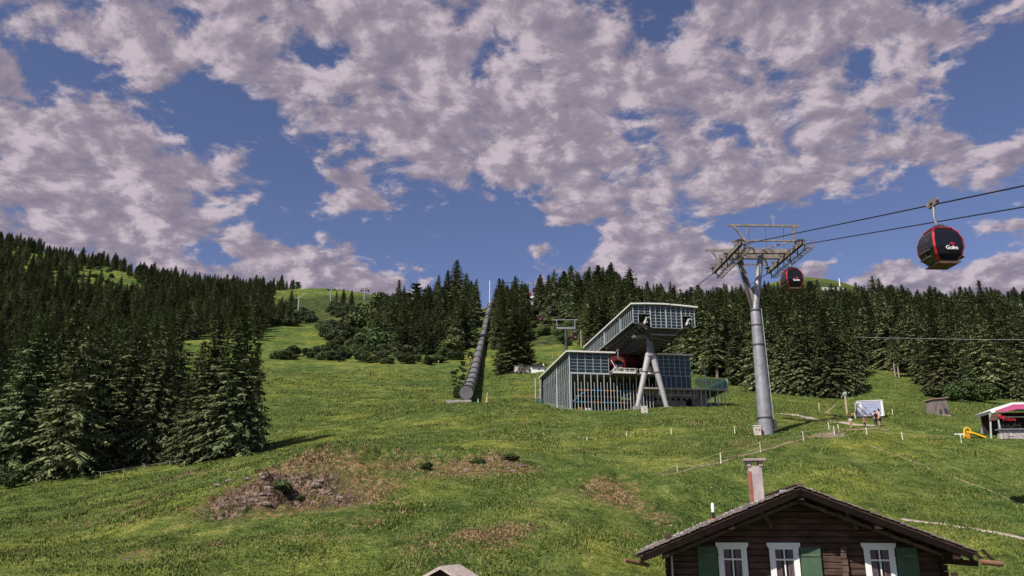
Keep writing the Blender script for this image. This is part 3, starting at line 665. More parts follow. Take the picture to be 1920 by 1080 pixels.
def belts():
    rg = random.Random(9)
    for poly, sp, (h0, h1), kind, lab, grp in BELTS:
        cap = 44 if 'belt' in grp else 24
        xs = [p[0] for p in poly]; ys = [p[1] for p in poly]; pts = []
        for _ in range(900):
            px = rg.uniform(min(xs), max(xs)); py = rg.uniform(min(ys), max(ys))
            if not inpoly(px, py, poly): continue
            g = hit(px, py)
            if any((g.x - q.x) ** 2 + (g.y - q.y) ** 2 < sp * sp for q in pts): continue
            pts.append(g)
            if len(pts) >= cap: break
        for g in pts:
            shrub(g - Vector((0, 0, .15)), rg.uniform(h0, h1), lab, grp, rg.choice(DWARFS if kind == 'd' else SHRUBS), w=rg.uniform(1.0, 1.5))
belts()
g = hit(96, 884); spruce(g, 4.2, 'small pale bluish young spruce at the foot of the far left wood', k=2, w=1.4)
for px, py, h, lab in [(528, 922, .75, 'bright green fern growing in the rock cleft'), (800, 880, .55, 'leafy green bush on the brow right of the brown knoll'), (565, 940, .4, 'small bright bush below the rock outcrop'), (960, 862, .7, 'dark twiggy bush on the small rocky brow'), (895, 868, .6, 'green bush on the brow behind the dry patch')]:
    g = hit(px, py); shrub(g - Vector((0, 0, .3 * h)), h, lab, None, w=1.7)
# ------------------------------------------------------------------ materials of the built things
STEEL = pmat('galvanised_steel', (.27, .27, .29), .55, .35, var=.28, scale=1.3, spec=.5)
STEEL_D = pmat('dark_steel', (.075, .068, .065), .6, .3, var=.4, scale=3)
STEEL_B = pmat('brown_grey_steel', (.24, .205, .19), .7, .2, var=.45, scale=2.5)
MULL = pmat('pale_blue_mullion', (.42, .46, .47), .5, .2, var=.1)
FASCIA = pmat('white_metal_edge', (.68, .66, .62), .5, var=.06)
BLACK = pmat('black_rubber', (.018, .018, .02), .6, var=.2)
CONC = pmat('weathered_concrete', (.30, .28, .26), .9, var=.25, scale=1.5, bump=.01)
CONC_D = pmat('dark_concrete', (.11, .10, .10), .9, var=.3, scale=1.2)
WHITE = pmat('white_paint', (.78, .77, .76), .5, var=.04)
RED = pmat('glossy_red_paint', (.40, .012, .018), .35, var=.08, spec=.5)
YEL = pmat('yellow_plastic', (.75, .45, .02), .4, var=.06)
ORANGE = pmat('orange_paint', (.55, .20, .05), .6)
BLUE = pmat('blue_paint', (.05, .30, .50), .5)
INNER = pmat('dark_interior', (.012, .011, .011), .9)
def glass_mat(name, col, rough=.08, trans=0.0):
    if name in _mats: return _mats[name]
    m = bpy.data.materials.new(name); m.use_nodes = True; b = m.node_tree.nodes['Principled BSDF']
    b.inputs['Base Color'].default_value = (*col, 1); b.inputs['Roughness'].default_value = rough; b.inputs['Specular IOR Level'].default_value = .6
    if trans:
        nt = m.node_tree; t = nt.nodes.new('ShaderNodeBsdfTransparent'); t.inputs[0].default_value = (.75, .85, .85, 1); mx = nt.nodes.new('ShaderNodeMixShader'); mx.inputs[0].default_value = trans
        nt.links.new(b.outputs[0], mx.inputs[1]); nt.links.new(t.outputs[0], mx.inputs[2]); nt.links.new(mx.outputs[0], nt.nodes['Material Output'].inputs[0])
    _mats[name] = m; return m
TINT = glass_mat('tinted_cabin_glass', (.010, .010, .013), .12)
GLASS = glass_mat('station_glass', (.03, .045, .05), .06, .45)
GLASS_C = glass_mat('clear_railing_glass', (.10, .18, .17), .05, .72)

def text(body, size, mat, parent, M, depth=.01, name='lettering'):
    cu = bpy.data.curves.new('tmp', 'FONT'); cu.body = body; cu.size = size; cu.extrude = depth; cu.align_x = 'CENTER'; cu.align_y = 'CENTER'; cu.offset = size * .022
    o = bpy.data.objects.new('tmp', cu); COL.objects.link(o); dg = bpy.context.evaluated_depsgraph_get(); dg.update()
    me = bpy.data.meshes.new_from_object(o.evaluated_get(dg)); me.name = name; me.materials.clear()
    bpy.data.objects.remove(o); bpy.data.curves.remove(cu)
    me.transform(M); return link_mesh(name, me, mat, parent)
FACE_S = Matrix.Rotation(R(90), 4, 'X')         # text plate that looks towards -Y

# ------------------------------------------------------------------ ropes of the cable car
P_T = 78.0
def ropeL(Y): return Vector((22.1 - .05 * (Y - P_T), Y, 0))
def ropeR(Y): return Vector((28.0 - .05 * (Y - P_T), Y, 0))
ZT = 26.45
def rz_near(Y): d = 73.5 - Y; return ZT - .283 * d
P2 = at(1061, 618, 240.0); P3 = at(990, 533, 400.0)
def rope(side, name, lab):
    f = ropeL if side == 0 else ropeR; pts = []
    for Y in (-60, -30, 0, 15, 30, 40, 50, 60, 68, 73.5): p = f(Y); p.z = rz_near(Y); pts.append(p)
    p = f(82.5); p.z = ZT; pts.append(p)
    end = Vector((20.06, 117.3, 30.35)) if side == 0 else Vector((26.4, 118.2, 30.35))
    for k in (.25, .5, .75, 1): q = p.lerp(end, k); q.z -= .35 * math.sin(math.pi * k); pts.append(q)
    s = -1 if side == 0 else 1
    back = end + Vector((-.05, 1, 0)) * 30; back.z = 30.3; pts.append(back)
    a = P2 + Vector((s * 2.9, 0, .1))
    for k in (.25, .5, .75, 1): q = back.lerp(a, k); q.z -= 1.6 * math.sin(math.pi * k); pts.append(q)
    c = P3 + Vector((s * 2.9, 0, .1))
    for k in (.2, .4, .6, .8, 1): q = a.lerp(c, k); q.z -= 2.2 * math.sin(math.pi * k); pts.append(q)
    e = c + Vector((-1.5, 60, 6)); pts.append(e)
    b = MB(); b.tube(pts, .042, 6); o = b.build(name, BLACK); tag(o, lab, 'cable', 'haul ropes of the cable car'); return a, c
aL, cL = rope(0, 'haul_rope', 'steel haul rope carrying the nearest gondola, upper of the pair')
aR, cR = rope(1, 'haul_rope', 'steel haul rope leaving the right tower sheaves, lower of the pair')

# ------------------------------------------------------------------ big tower
def big_tower():
    g = hit(1434, 813); g = Vector((24.55, 78.0, H(24.55, 78.0)))
    t = thing('cable_car_tower', g, 'big grey steel tower of the gondola lift with forked head standing on the meadow', 'lift tower')
    z0 = g.z; f = 21.2 - z0
    b = MB(); b.tube([(0, 0, -1), (0, 0, 0), (0, 0, f * .5), (0, 0, f)], [.72, .70, .60, .47], 24); b.build('trunk', STEEL, t)
    for z, r in ((f * .985, .55), (f * .70, .60), (f * .86, .54), (f * .12, .73)):
        b = MB(); b.disc((0, 0, z), (0, 0, 1), r, .14, 24); b.build('flange_ring', STEEL_D, t)
    hz = 27.1 - z0
    b = MB(); b.tube([(0, 0, f), (.15, 0, f + .8), (1.15, 0, hz + .2)], [.42, .36, .30], 16); b.build('fork_arm', STEEL, t)
    b = MB(); b.bar((-.1, 0, f - .1), (-1.25, 0, hz), .5, .42); b.build('fork_arm', STEEL_B, t)
    # ladder with hoops down the right side
    b = MB()
    for s in (-.2, .2): b.bar((.78 , s, .3), (.56, s, f), .05)
    for i in range(44): z = .4 + i * (f - .5) / 44; x = .78 - .22 * z / f; b.bar((x, -.2, z), (x, .2, z), .035)
    b.build('ladder', MULL, t)
    b = MB()
    for i in range(46): k = i / 46; b.bar((-.45 - .95 * k - .1, -.3, f + (hz - f) * k), (-.12 - .95 * k - .1, -.3, f + (hz - f) * k), .04)
    b.bar((-.35, -.3, f), (-1.35, -.3, hz), .05); b.build('arm_ladder', STEEL_D, t)
    b = MB(); b.box((.85, -.1, .9), (.35, .35, .9)); b.build('switch_box', STEEL_D, t)
    def W(v): return Vector(v) - Vector((g.x, g.y, z0))
    # cross beams
    b = MB()
    for Y, w in ((77.2, .42), (78.9, .42)): b.bar(W((21.6 , Y, 27.05)), W((28.4, Y, 27.05)), w, .46)
    b.bar(W((21.8, 74.4, 27.2)), W((28.2, 74.4, 27.2)), .16); b.bar(W((21.4, 81.8, 27.2)), W((27.6, 81.8, 27.2)), .16)
    b.bar(W((22.0, 74.2, 27.2)), W((25.6, 78, 27.2)), .1); b.bar(W((28.0, 74.2, 27.2)), W((24.6, 78, 27.2)), .1)
    b.bar(W((22.0, 82, 27.2)), W((24.0, 78, 27.2)), .1); b.bar(W((27.6, 82, 27.2)), W((25.6, 78, 27.2)), .1)
    b.build('cross_beam', STEEL_B, t)
    for f_, s in ((ropeL, -1), (ropeR, 1)):
        def Q(Y, dx, z): v = f_(Y); return W((v.x + dx, Y, z))
        b = MB()
        for dx in (-.13, .13): b.bar(Q(73.3, dx, 26.58), Q(82.7, dx, 26.58), .07, .36)
        for Y in (75, 77.2, 78.9, 81): b.bar(Q(Y, 0, 26.6), Q(Y, 0, 27.3), .18, .5)
        tr = b.build('sheave_beam', STEEL_B, t)
        for k in range(12):
            Y = 73.6 + k * .8
            b = MB(); b.disc(Q(Y, 0, 26.66), (1, 0, 0), .27, .22, 14); b.mi = 1; b.disc(Q(Y, 0, 26.66), (1, 0, 0), .17, .28, 10)
            b.build('sheave', [BLACK, MULL], tr)
        b = MB()                                    # catwalk with hand rail, seen from below
        [b.bar(Q(73 + i_ * .5, .45, 26.05), Q(73 + i_ * .5, 1.05, 26.05), .06) for i_ in range(21)]
        for dx in (.45, 1.05):
            b.bar(Q(73, dx, 26.1), Q(83, dx, 26.1), .07)
            b.bar(Q(73, dx, 26.8), Q(83, dx, 26.8), .035)
            for k in range(9): Y = 73 + k * 1.25; b.bar(Q(Y, dx, 26.05), Q(Y, dx, 26.8), .035)
        for k in range(5): Y = 73.4 + k * 2.3; b.bar(Q(Y, .1, 26.5), Q(Y, .8, 26.05), .06)
        for k in range(6): Y = 73.2 + k * 1.8; b.bar(Q(Y, .2, 26.5), Q(Y + .9, .5, 26.05), .09)
        b.build('catwalk', STEEL_B, t)
        for Y in (73.6, 82.3):
            b = MB(); b.disc(Q(Y, 0, 26.95), (1, 0, 0), .16, .5, 10); b.bar(Q(Y, -.5, 26.9), Q(Y, .4, 26.9), .12); b.build('rope_catcher', STEEL_D, t)
    for Y in (74.4, 81.9):
        dz = 1.75; b = MB(); xl = ropeL(Y).x; xr = ropeR(Y).x
        b.bar(W((xl - .9, Y, 27.1 + dz)), W((xr + .4, Y, 27.0 + dz)), .16, .22)
        for x, x2 in ((xl + .7, xl - .3), (xr - .5, xr - .2)):
            b.bar(W((x + .15, Y, 27.1)), W((x2 , Y, 27.05 + dz)), .17, .17); b.bar(W((x + .6, Y, 27.05 + dz)), W((x + .15, Y, 27.9)), .09)
        b.build('lifting_gantry', STEEL_B, t)
        b = MB()
        for x in (xl + 1.2, xl + 2.9, xr - 1.2): b.bar(W((x, Y, 27.1 + dz)), W((x + 1.1, 78, 27.3)), .045)
        b.build('brace_rod', MULL, t)
    b = MB(); b.bar(W((26.0, 74.4, 28.9)), W((26.0, 74.4, 30.0)), .04); b.bar(W((25.65, 74.4, 29.6)), W((26.35, 74.4, 29.6)), .04); b.bar(W((25.8, 74.4, 29.75)), W((26.2, 74.4, 29.75)), .04); b.build('antenna', MULL, t)
    b = MB(); b.disc(W((25.75, 77.5, 26.7)), (0, -1, 0), .12, .12, 12); b.build('floodlight', WHITE, t)
    c = thing('electrical_cabinet', (23.45, 77.2, H(23.45, 77.2)), 'small pale cabinet standing against the foot of the big lift tower', 'cabinet')
    b = MB(); b.box((0, 0, .38), (.62, .4, .95)); b.build('housing', pmat('beige_metal', (.55, .48, .42), .6), c)
    b = MB(); b.box((0, 0, .88), (.7, .48, .06)); b.build('lid', WHITE, c)
    b = MB(); b.box((-.14, -.215, .55), (.1, .03, .12)); b.box((.14, -.215, .5), (.1, .03, .12)); b.build('vent', STEEL_D, c)
big_tower()

# ------------------------------------------------------------------ gondolas
def cabin_parts(t, s=1.0, detail=True):
    """cabin hangs from a grip at the origin; ends face -y and +y"""
    zc = -3.6                                        # floor level below the rope
    prof = [(z_ * .95, w_ * .78) for z_, w_ in ((0, .60), (.10, .74), (.42, 1.0), (.85, 1.15), (1.35, 1.14), (1.75, .98), (2.08, .70), (2.2, .48))]
    def ring(w, z, c=.16):
        return [Vector((x * w, y * w, zc + z)) for x, y in ((-1 + c, -1), (1 - c, -1), (1, -1 + c), (1, 1 - c), (1 - c, 1), (-1 + c, 1), (-1, 1 - c), (-1, -1 + c))]
    b = MB(); vs = []; fs = []
    for z, w in prof: vs += ring(w, z)
    for i in range(len(prof) - 1):
        for k in range(8): fs.append((i*8+k, i*8+(k+1) % 8, (i+1)*8+(k+1) % 8, (i+1)*8+k))
    fs += [tuple(range(8))[::-1], tuple(range(len(vs) - 8, len(vs)))]
    b.add(vs, fs); b.build('cabin', TINT, t)
    b = MB()
    for sx in (-1, 1):
        for sy in (-1, 1):
            pts = [Vector((sx * (w - .07), sy * (w - .07), zc + z)) for z, w in prof[1:]]
            for p, q in zip(pts, pts[1:]): b.bar(p, q, .12, .07, up=(sx, sy, 0))
    for s1 in (-1, 1):
        b.bar((-.48, s1 * .54, zc + 2.0), (.48, s1 * .54, zc + 2.0), .07, .05); b.bar((s1 * .54, -.48, zc + 2.0), (s1 * .54, .48, zc + 2.0), .07, .05)
    b.build('frame', RED, t)
    b = MB(); b.prism([(-.4, -.4, zc + 2.09), (.4, -.4, zc + 2.09), (.4, .4, zc + 2.09), (-.4, .4, zc + 2.09)], (0, 0, .07)); b.box((0, 0, zc + 2.2), (.4, .7, .12)); b.build('roof', STEEL_D, t)
    b = MB(); b.prism([(-.56, -.58, zc - .08), (.56, -.58, zc - .08), (.56, .58, zc - .08), (-.56, .58, zc - .08)], (0, 0, .10))
    b.build('floor_pan', pmat('brown_underbody', (.16, .09, .07), .9), t)
    b = MB()
    for sx in (-1, 1): b.bar((sx * .60, -.72, zc - .02), (sx * .60, .72, zc - .02), .035); b.bar((-.60, sx * .72, zc - .02), (.60, sx * .72, zc - .02), .035)
    b.build('bumper_rail', STEEL_D, t)
    if detail:
        for sx in (-1, 1):
            b = MB(); b.box((sx * .905, 0, zc + .95), (.03, .04, 1.1)); b.box((sx * .905, 0, zc + .95), (.04, .95, .04)); b.box((sx * .88, -.35, zc + 1.35), (.05, .4, .28)); b.build('door_seam', STEEL_D, t)
        b = MB()
        for sx in (-1, 1): b.box((sx * .96, 0, zc + .72), (.09, 1.0, .09)); b.box((sx * .92, 0, zc + .34), (.10, 1.0, .09))
        b.build('ski_rack', STEEL_D, t)
    b = MB(); b.tube([(0, 0, -.1), (-.04, 0, -.5), (-.08, 0, -.8), (-.02, 0, -1.1), (0, 0, -1.35)], [.07, .075, .075, .085, .07], 8); b.build('hanger', STEEL, t)
    b = MB(); b.box((0, 0, .02), (.18, .85, .22)); b.disc((-.05, -.42, .12), (1, 0, 0), .13, .1, 12); b.disc((-.05, .42, .12), (1, 0, 0), .13, .1, 12); b.box((-.12, 0, .2), (.1, .3, .25)); b.build('grip', STEEL_B, t)
    # word on each end, small red peak above
    for sg in (-1, 1):
        M = Matrix.Translation((.08 * -sg, sg * .912, zc + .70)) @ (FACE_S if sg < 0 else Matrix.Rotation(math.pi, 4, 'Z') @ FACE_S)
        text('Golm', .30, WHITE, t, M, .012)
        b = MB(); x0 = .12; y = sg * .915
        b.prism([(x0 - .17, y, zc + .88), (x0 + .17, y, zc + .88), (x0 + .14, y, zc + .96), (x0 + .07, y, zc + 1.02), (x0 - .07, y, zc + 1.02), (x0 - .14, y, zc + .96)], (0, sg * .012, 0)); b.build('emblem', RED, t)
def gondola(p, label, rz=.05, src=None):
    t = thing('gondola', p, label, 'gondola', 'red and black gondolas', rz)
    if src is None: cabin_parts(t)
    else:
        for ch in src.children:
            o = ch.copy(); COL.objects.link(o); o.parent = t
    return t
p = ropeL(42.1); p.z = rz_near(42.1)
G0 = gondola(p, 'nearest red and black gondola hanging high in the sky at the right')
p = ropeR(76.6); p.z = ZT; gondola(p, 'red and black gondola hanging just right of the big tower head', src=G0)
def on(a, b, k, sag=2.2): q = a.lerp(b, k); q.z -= sag * math.sin(math.pi * k); return q
gondola(on(aR, cR, 0.01), 'dark gondola hanging right under the arm of the second tower', src=G0)
gondola(on(aR, cR, .50), 'pinkish red gondola on the right rope above the green bank', src=G0)
gondola(on(aL, cL, .36), 'red gondola on the left rope, lower of the two crossing the green bank', src=G0)
gondola(on(aR, cR, .975), 'tiny gondola just right of the skyline tower', src=G0)
gondola(cL + Vector((-.6, 14, 1.0)), 'tiny gondola left of the skyline tower, the outer of two', src=G0)
gondola(cL + Vector((.6, 50, -1)), 'tiny gondola tucked close to the skyline tower mast', src=G0)

def small_tower(P, px_base, label, hh, arm=3.1, gantry=True, mat=STEEL_D, hz=None):
    g = Vector((P.x, P.y, H(P.x, P.y))); t = thing('cable_car_tower', g, label, 'lift tower'); h = P.z - g.z
    b = MB(); b.tube([(0, 0, -1), (0, 0, h)], [.5, .4], 12); b.build('trunk', mat, t)
    b = MB(); b.bar((-arm, 0, h + .45), (arm, 0, h + .45), .5, .5); b.build('cross_arm', STEEL, t)
    for s in (-1, 1):
        b = MB(); b.bar((s * 2.9, -3.5, h + .25), (s * 2.9, 3.5, h + .25), .16, .4)
        for k in range(8): b.disc((s * 2.9, -3.2 + k * .9, h + .3), (1, 0, 0), .26, .14, 10)
        b.build('sheave_train', STEEL_B, t)
        if gantry:
            b = MB(); b.bar((s * 2.6, 0, h + .6), (s * 2.9, 0, h + 3.0), .22); b.build('gantry_post', STEEL, t)
    if gantry: b = MB(); b.bar((-4.0, 0, h + 3.1), (4.0, 0, h + 3.1), .22); b.build('gantry_beam', STEEL, t)
    b = MB(); b.bar((0, -.1, h), (0, -.1, h + 4.5), .1); b.build('antenna', STEEL, t) if not gantry else None
    return t
small_tower(P2, 1060, 'second cable car tower with a wide gantry rising behind the station', 0)
small_tower(P3, 990, 'slim cable car tower on the skyline above the green bank', 0, arm=4.2, gantry=False)

# chairlift / ski lift towers, masts
def tbar(px, py, top, label, Y=None, arm=2.6, mat=STEEL):
    g = hit(px, py) if Y is None else at(px, py, Y); e = pix_dir(px, top); h = e.z / e.y * g.y - g.z
    t = thing('chairlift_tower', g, label, 'lift tower', 'chairlift towers on the upper meadow')
    b = MB(); b.tube([(0, 0, -1), (0, 0, h)], [.45, .35], 10); b.build('mast', mat, t)
    b = MB(); b.bar((-arm, 0, h), (arm, 0, h), .5, .45); b.bar((-arm * .8, 0, h + 1.3), (arm * .8, 0, h + 1.3), .25); b.build('cross_arm', STEEL_D, t)
    for s in (-1, 1):
        b = MB(); b.bar((s * arm * .85, -2, h - .35), (s * arm * .85, 2, h - .35), .5, .4); b.build('sheave_train', STEEL_D, t)
        b = MB(); b.bar((s * arm * .75, 0, h), (s * arm * .75, 0, h + 1.3), .2); b.build('gantry_post', STEEL, t)
    return t
tbar(620, 564, 542, 'chairlift tower, left of the two on the upper meadow skyline')
tbar(683, 562, 544, 'chairlift tower, right of the two, nearer the chalet')
tbar(1440, 548, 540, 'tiny lift tower on the far grassy summit behind the big tower', arm=2.2)
def mast(px, py, top, r, label, arms=(), mat=STEEL, cat='mast', name='mast'):
    g = hit(px, py); e = pix_dir(px, top); h = e.z / e.y * g.y - g.z
    t = thing(name, g, label, cat); b = MB(); b.tube([(0, 0, -1), (0, 0, h)], [r, r * .7], 8); b.build('pole', mat, t)
    for k, (x, dz, L) in enumerate(arms):
        b = MB(); b.bar((0, 0, h), (x * .7, 0, h + dz), .18); b.bar((x * .7, 0, h + dz - .2), (x, 0, h + dz + L), .16); b.build('arm', mat, t)
    return t
mast(559, 582, 557, .3, 'pale green drag lift mast with forked arms on the upper meadow', [(-2.4, -.6, 1.0), (2.6, .9, 1.6)], pmat('pale_green_paint', (.35, .50, .45), .5))
mast(918, 579, 526, .26, 'white radio mast rising above the head of the ribbed tube', mat=WHITE)
mast(1575, 537, 522, .55, 'tiny white mast on the far summit', mat=WHITE)
mast(1090, 652, 620, .2, 'thin wooden pole beside the second cable car tower', mat=pmat('pale_wood', (.42, .34, .24), .8, scale=4, var=.2))

# avalanche fences on the far summit
for i in range(4):
    px = 1548 + i * 10; g = hit(px, 545 + (i % 2) * 1.5); t = thing('snow_fence', g, 'tiny pale snow fence on the slope of the far green summit', 'fence', 'snow fences on the far summit')
    b = MB(); [b.bar((-2.6 + k * 1.3, 0, -.3), (-2.6 + k * 1.3, 0, 2.8), .25) for k in range(5)]; b.build('posts', WHITE, t)
    b = MB(); [b.bar((-2.8, 0, .8 + k * .8), (2.8, 0, .8 + k * .8), .15) for k in range(3)]; b.build('rails', WHITE, t)

# top station, red and white, by the skyline tower
def top_station():
    g = at(992, 573, 425); g.z = H(g.x, g.y); t = thing('top_station', g, 'small red and white lift building on the skyline behind the cabin tower', 'building')
    b = MB(); b.box((-3, 0, 2.2), (15, 8, 5)); b.build('wall', WHITE, t)
    b = MB(); b.box((-3, 0, 5.6), (9, 8.4, 1.8)); b.box((-1.5, 0, 7.6), (3, 3, 2.2)); b.build('roof', RED, t)
    for x in (-8, -5, -2, 1): b = MB(); b.box((x, -4.05, 2.6), (2, .1, 1.6)); b.build('window', TINT, t)
    b = MB(); b.box((5.5, -1, 1.5), (3.5, 6, 4.5)); b.build('annex', CONC_D, t)
    g = at(938, 572, 430); g.z = H(g.x, g.y); t = thing('lift_frame', g, 'dark steel frame with green roofed hut on the skyline left of the clump', 'building')
    b = MB(); b.box((0, 0, 1.5), (5, 4, 4)); b.build('hut', pmat('green_grey', (.16, .25, .22), .7), t)
    b = MB(); [b.bar((x, 0, 0), (x, 0, 14), .4) for x in (2.6, 6.2)]; b.bar((1, 0, 14), (8, 0, 14), .5); b.build('frame', STEEL_D, t)
    g = at(932, 590, 400); g.z = H(g.x, g.y); t = thing('sign_board', g, 'tiny pale blue board beside the head of the ribbed tube', 'sign'); b = MB(); b.box((0, 0, 1.6), (2.6, .3, 3.6)); b.build('panel', pmat('pale_blue', (.3, .45, .5)), t)
top_station()
# ------------------------------------------------------------------ middle station
PHI = math.atan(.15)
def station():
    OX, OY, Z0 = 9.1, 125.0, 17.0
    t = thing('cable_car_station', (OX, OY, Z0), 'glass and steel cable car station with a raised glazed tunnel on a forked leg', 'station', rz=PHI)
    def z(v): return v - Z0
    u = Vector((math.cos(PHI), math.sin(PHI), 0)); v_ = Vector((-math.sin(PHI), math.cos(PHI), 0))
    def loc(X, Y): d = Vector((X - OX, Y - OY, 0)); return d.dot(u), d.dot(v_)
    RF, PL = z(26.75), z(23.6)
    # --- lower hall: roofs
    for x0, x1 in ((-.5, 7.4), (14.4, 20.4)):
        b = MB(); b.box(((x0 + x1) / 2, 11.6, RF + .14), (x1 - x0, 24.2, .26)); rf = b.build('roof', pmat('grey_roof_sheet', (.22, .22, .22), .6), t)
        b = MB(); b.box(((x0 + x1) / 2, -.56, RF + .14), (x1 - x0 + .1, .1, .24))
        if x0 < 0: b.box((-.56, 11.6, RF + .14), (.1, 24.2, .24))
        b.build('roof_edge', FASCIA, rf)
    # --- left glazed corner
    def grid(x0, x1, z0_, z1, nx, nz, y=0.0, side=None, w=.07, w2=.045, name='glazing_bars', glass=GLASS, big=0):
        """side None: wall in x at given y; side = x value: wall in y from x0 to x1"""
        b = MB()
        P = (lambda a, zz, o=0: (a, y - o, zz)) if side is None else (lambda a, zz, o=0: (side - o, a, zz))
        for i in range(nx + 1):
            a = x0 + (x1 - x0) * i / nx; ww = w * (2.0 if big and i % big == 0 else 1); b.bar(P(a, z0_, .05), P(a, z1, .05), ww, ww)
        for j in range(nz + 1):
            zz = z0_ + (z1 - z0_) * j / nz; b.bar(P(x0, zz, .02), P(x1, zz, .02), w2)
        o = b.build(name, MULL, t)
        b = MB(); b.prism([P(x0, z0_), P(x1, z0_), P(x1, z1), P(x0, z1)], (0, .02, 0) if side is None else (.02, 0, 0)); b.build('glass', glass, o)
        return o
    grid(0, 6.4, PL, RF, 5, 6)
    grid(0, 23, PL - .2, RF, 16, 2, side=0.0, w=.055, w2=.05)
    # --- slat screens of the lower storey (front and left side)
    b = MB()
    n = 26
    for i in range(n):
        x = .25 + i * .53; w = .10 if i % 2 == 0 else .06; b.bar((x, 0, -.9), (x, 0, PL if i % 2 == 0 else PL - 1.5), w, .12)
    b.bar((0, 0, PL - .12), (6.6, 0, PL - .12), .16, .22)
    b.build('slat_screen', MULL, t)
    b = MB()
    for i in range(24):
        y = i * .97; b.bar((0, y, -1.0), (0, y, PL - .2), .07 if i % 2 == 0 else .045)
    for k in range(10): b.bar((.1, 0, .3 + k * .55), (.1, 14, .3 + k * .55), .035)
    b.build('slat_screen', MULL, t)
    for (xx, yy) in ((0, 0), (-.4, 23.3), (-1.3, 23.3), (0, 10)):
        b = MB(); b.tube([(xx, yy - .05, -1.2), (xx, yy - .05, RF)], .11, 8); b.build('column', MULL, t)
    # --- coloured rails on racks behind the slats
    b = MB(); c = MB(); d = MB()
    for k, zz in enumerate((z(21.0), z(19.15), z(20.1))):
        for s in range(5):
            (b if (s + k) % 2 else c).bar((1.2 + s * 2.3, 1.0 + .3 * k, zz), (3.5 + s * 2.3, 1.0 + .3 * k, zz), .07, .12)
    b.bar((1.3, 1.2, z(19.6)), (2.8, 1.2, z(21.0)), .12); b.bar((.8, 1.6, z(19.2)), (2.3, 1.6, z(20.6)), .12)
    b.build('blue_rack', BLUE, t); c.build('orange_rack', ORANGE, t)
    rr = random.Random(3); goods = [MB(), MB(), MB(), MB()]
    for i in range(46):
        x = rr.uniform(.3, 12.8); goods[rr.randrange(4)].box((x, rr.uniform(.8, 2.2), rr.uniform(-.1, .9)), (rr.uniform(.3, .9), .4, rr.uniform(.3, .8)), rz=rr.uniform(-.4, .4))
    for g_, m_, nm in zip(goods, (BLUE, ORANGE, WHITE, pmat('faded_violet', (.16, .13, .22), .7)), ('blue_goods', 'orange_goods', 'white_goods', 'violet_goods')): g_.build(nm, m_, t)
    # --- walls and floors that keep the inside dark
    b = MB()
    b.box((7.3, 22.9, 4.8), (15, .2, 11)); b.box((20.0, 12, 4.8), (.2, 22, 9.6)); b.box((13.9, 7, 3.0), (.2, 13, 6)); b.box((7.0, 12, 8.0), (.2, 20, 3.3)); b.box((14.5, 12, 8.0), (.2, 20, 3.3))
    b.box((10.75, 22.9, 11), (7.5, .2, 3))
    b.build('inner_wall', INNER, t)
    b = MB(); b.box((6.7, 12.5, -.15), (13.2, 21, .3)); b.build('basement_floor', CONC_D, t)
    # platform
    b = MB(); b.box((10.4, 10.6, PL - .25), (7.9, 24.6, .3)); b.box((3.2, 11.8, PL - .25), (6.0, 22, .25)); pf = b.build('platform', CONC_D, t)
    b = MB(); b.box((8.4, -1.75, PL - .12), (3.7, .14, .3)); b.box((12.5, -1.75, PL - .15), (3.0, .14, .25)); b.build('platform_edge', FASCIA, pf)
    b = MB()
    for x0, x1 in ((6.7, 10.2), (11, 14)):
        b.bar((x0, -1.7, PL + .55), (x1, -1.7, PL + .55), .07); b.bar((x0, -1.7, PL + .25), (x1, -1.7, PL + .25), .05)
        for k in range(5): x = x0 + (x1 - x0) * k / 4; b.bar((x, -1.7, PL), (x, -1.7, PL + .55), .06)
    b.bar((6.5, -1.2, PL + 1.9), (7.3, -1.7, PL + .1), .08); b.bar((6.5, -.6, PL + .1), (7.3, -1.7, PL + .9), .08)
    b.build('railing', FASCIA, pf)
    # bull wheel cover and machinery, cover's red darkened to stand in for tunnel shade
    b = MB(); b.sphere((11.2, 8.0, z(26.6)), 1, 24, 12, (3.5, 4.5, 1.7)); b.build('bullwheel_cover', pmat('shaded_red_cover', (.055, .012, .010), .8, var=.6, scale=3), t)
    b = MB(); rr = random.Random(8)
    for i in range(24): b.box((rr.uniform(7.6, 14), rr.uniform(0, 6), rr.uniform(PL + .1, PL + 1.0)), (rr.uniform(.2, .8), .4, rr.uniform(.2, .8)))
    b.build('machinery', STEEL_B, t)
    # --- right glazed box, band, terrace
    grid(14.6, 20.0, PL - .1, RF, 6, 5, y=-.1)
    b = MB(); b.box((16.2, .25, z(24.9)), (2.4, .1, 1.9)); b.box((19.0, .3, z(25.3)), (1.4, .1, 1.5)); b.build('blind', pmat('pale_blind', (.42, .41, .40), .8), t)
    b = MB(); b.box((17.0, .55, z(25.3)), (5.6, .1, 3.4)); b.build('back_panel', pmat('grey_panel', (.16, .17, .19), .7), t)
    grid(14.0, 20.0, z(21.4), PL - .2, 7, 1, y=-.15, w=.07)
    b = MB(); b.box((18.4, 3.6, z(21.2)), (14.6, 9.6, .25)); b.build('terrace_slab', CONC, t)
    b = MB()
    for x in [20.3 + k * .9 for k in range(7)]: b.bar((x, -1.1, z(21.2)), (x, -1.1, z(23.0)), .07)
    for y in [k * 1.1 - 1.1 for k in range(9)]: b.bar((25.6, y, z(21.2)), (25.6, y, z(23.0)), .08)
    b.bar((20.2, -1.1, z(23.0)), (25.6, -1.1, z(23.0)), .07); b.bar((25.6, -1.1, z(23.0)), (25.6, 8.2, z(23.0)), .07)
    rl = b.build('terrace_railing', MULL, t)
    b = MB(); b.box((22.9, -1.07, z(22.2)), (5.3, .02, 1.5)); b.box((25.57, 3.4, z(22.2)), (.02, 9, 1.5)); b.build('railing_glass', GLASS_C, rl)
    b = MB()
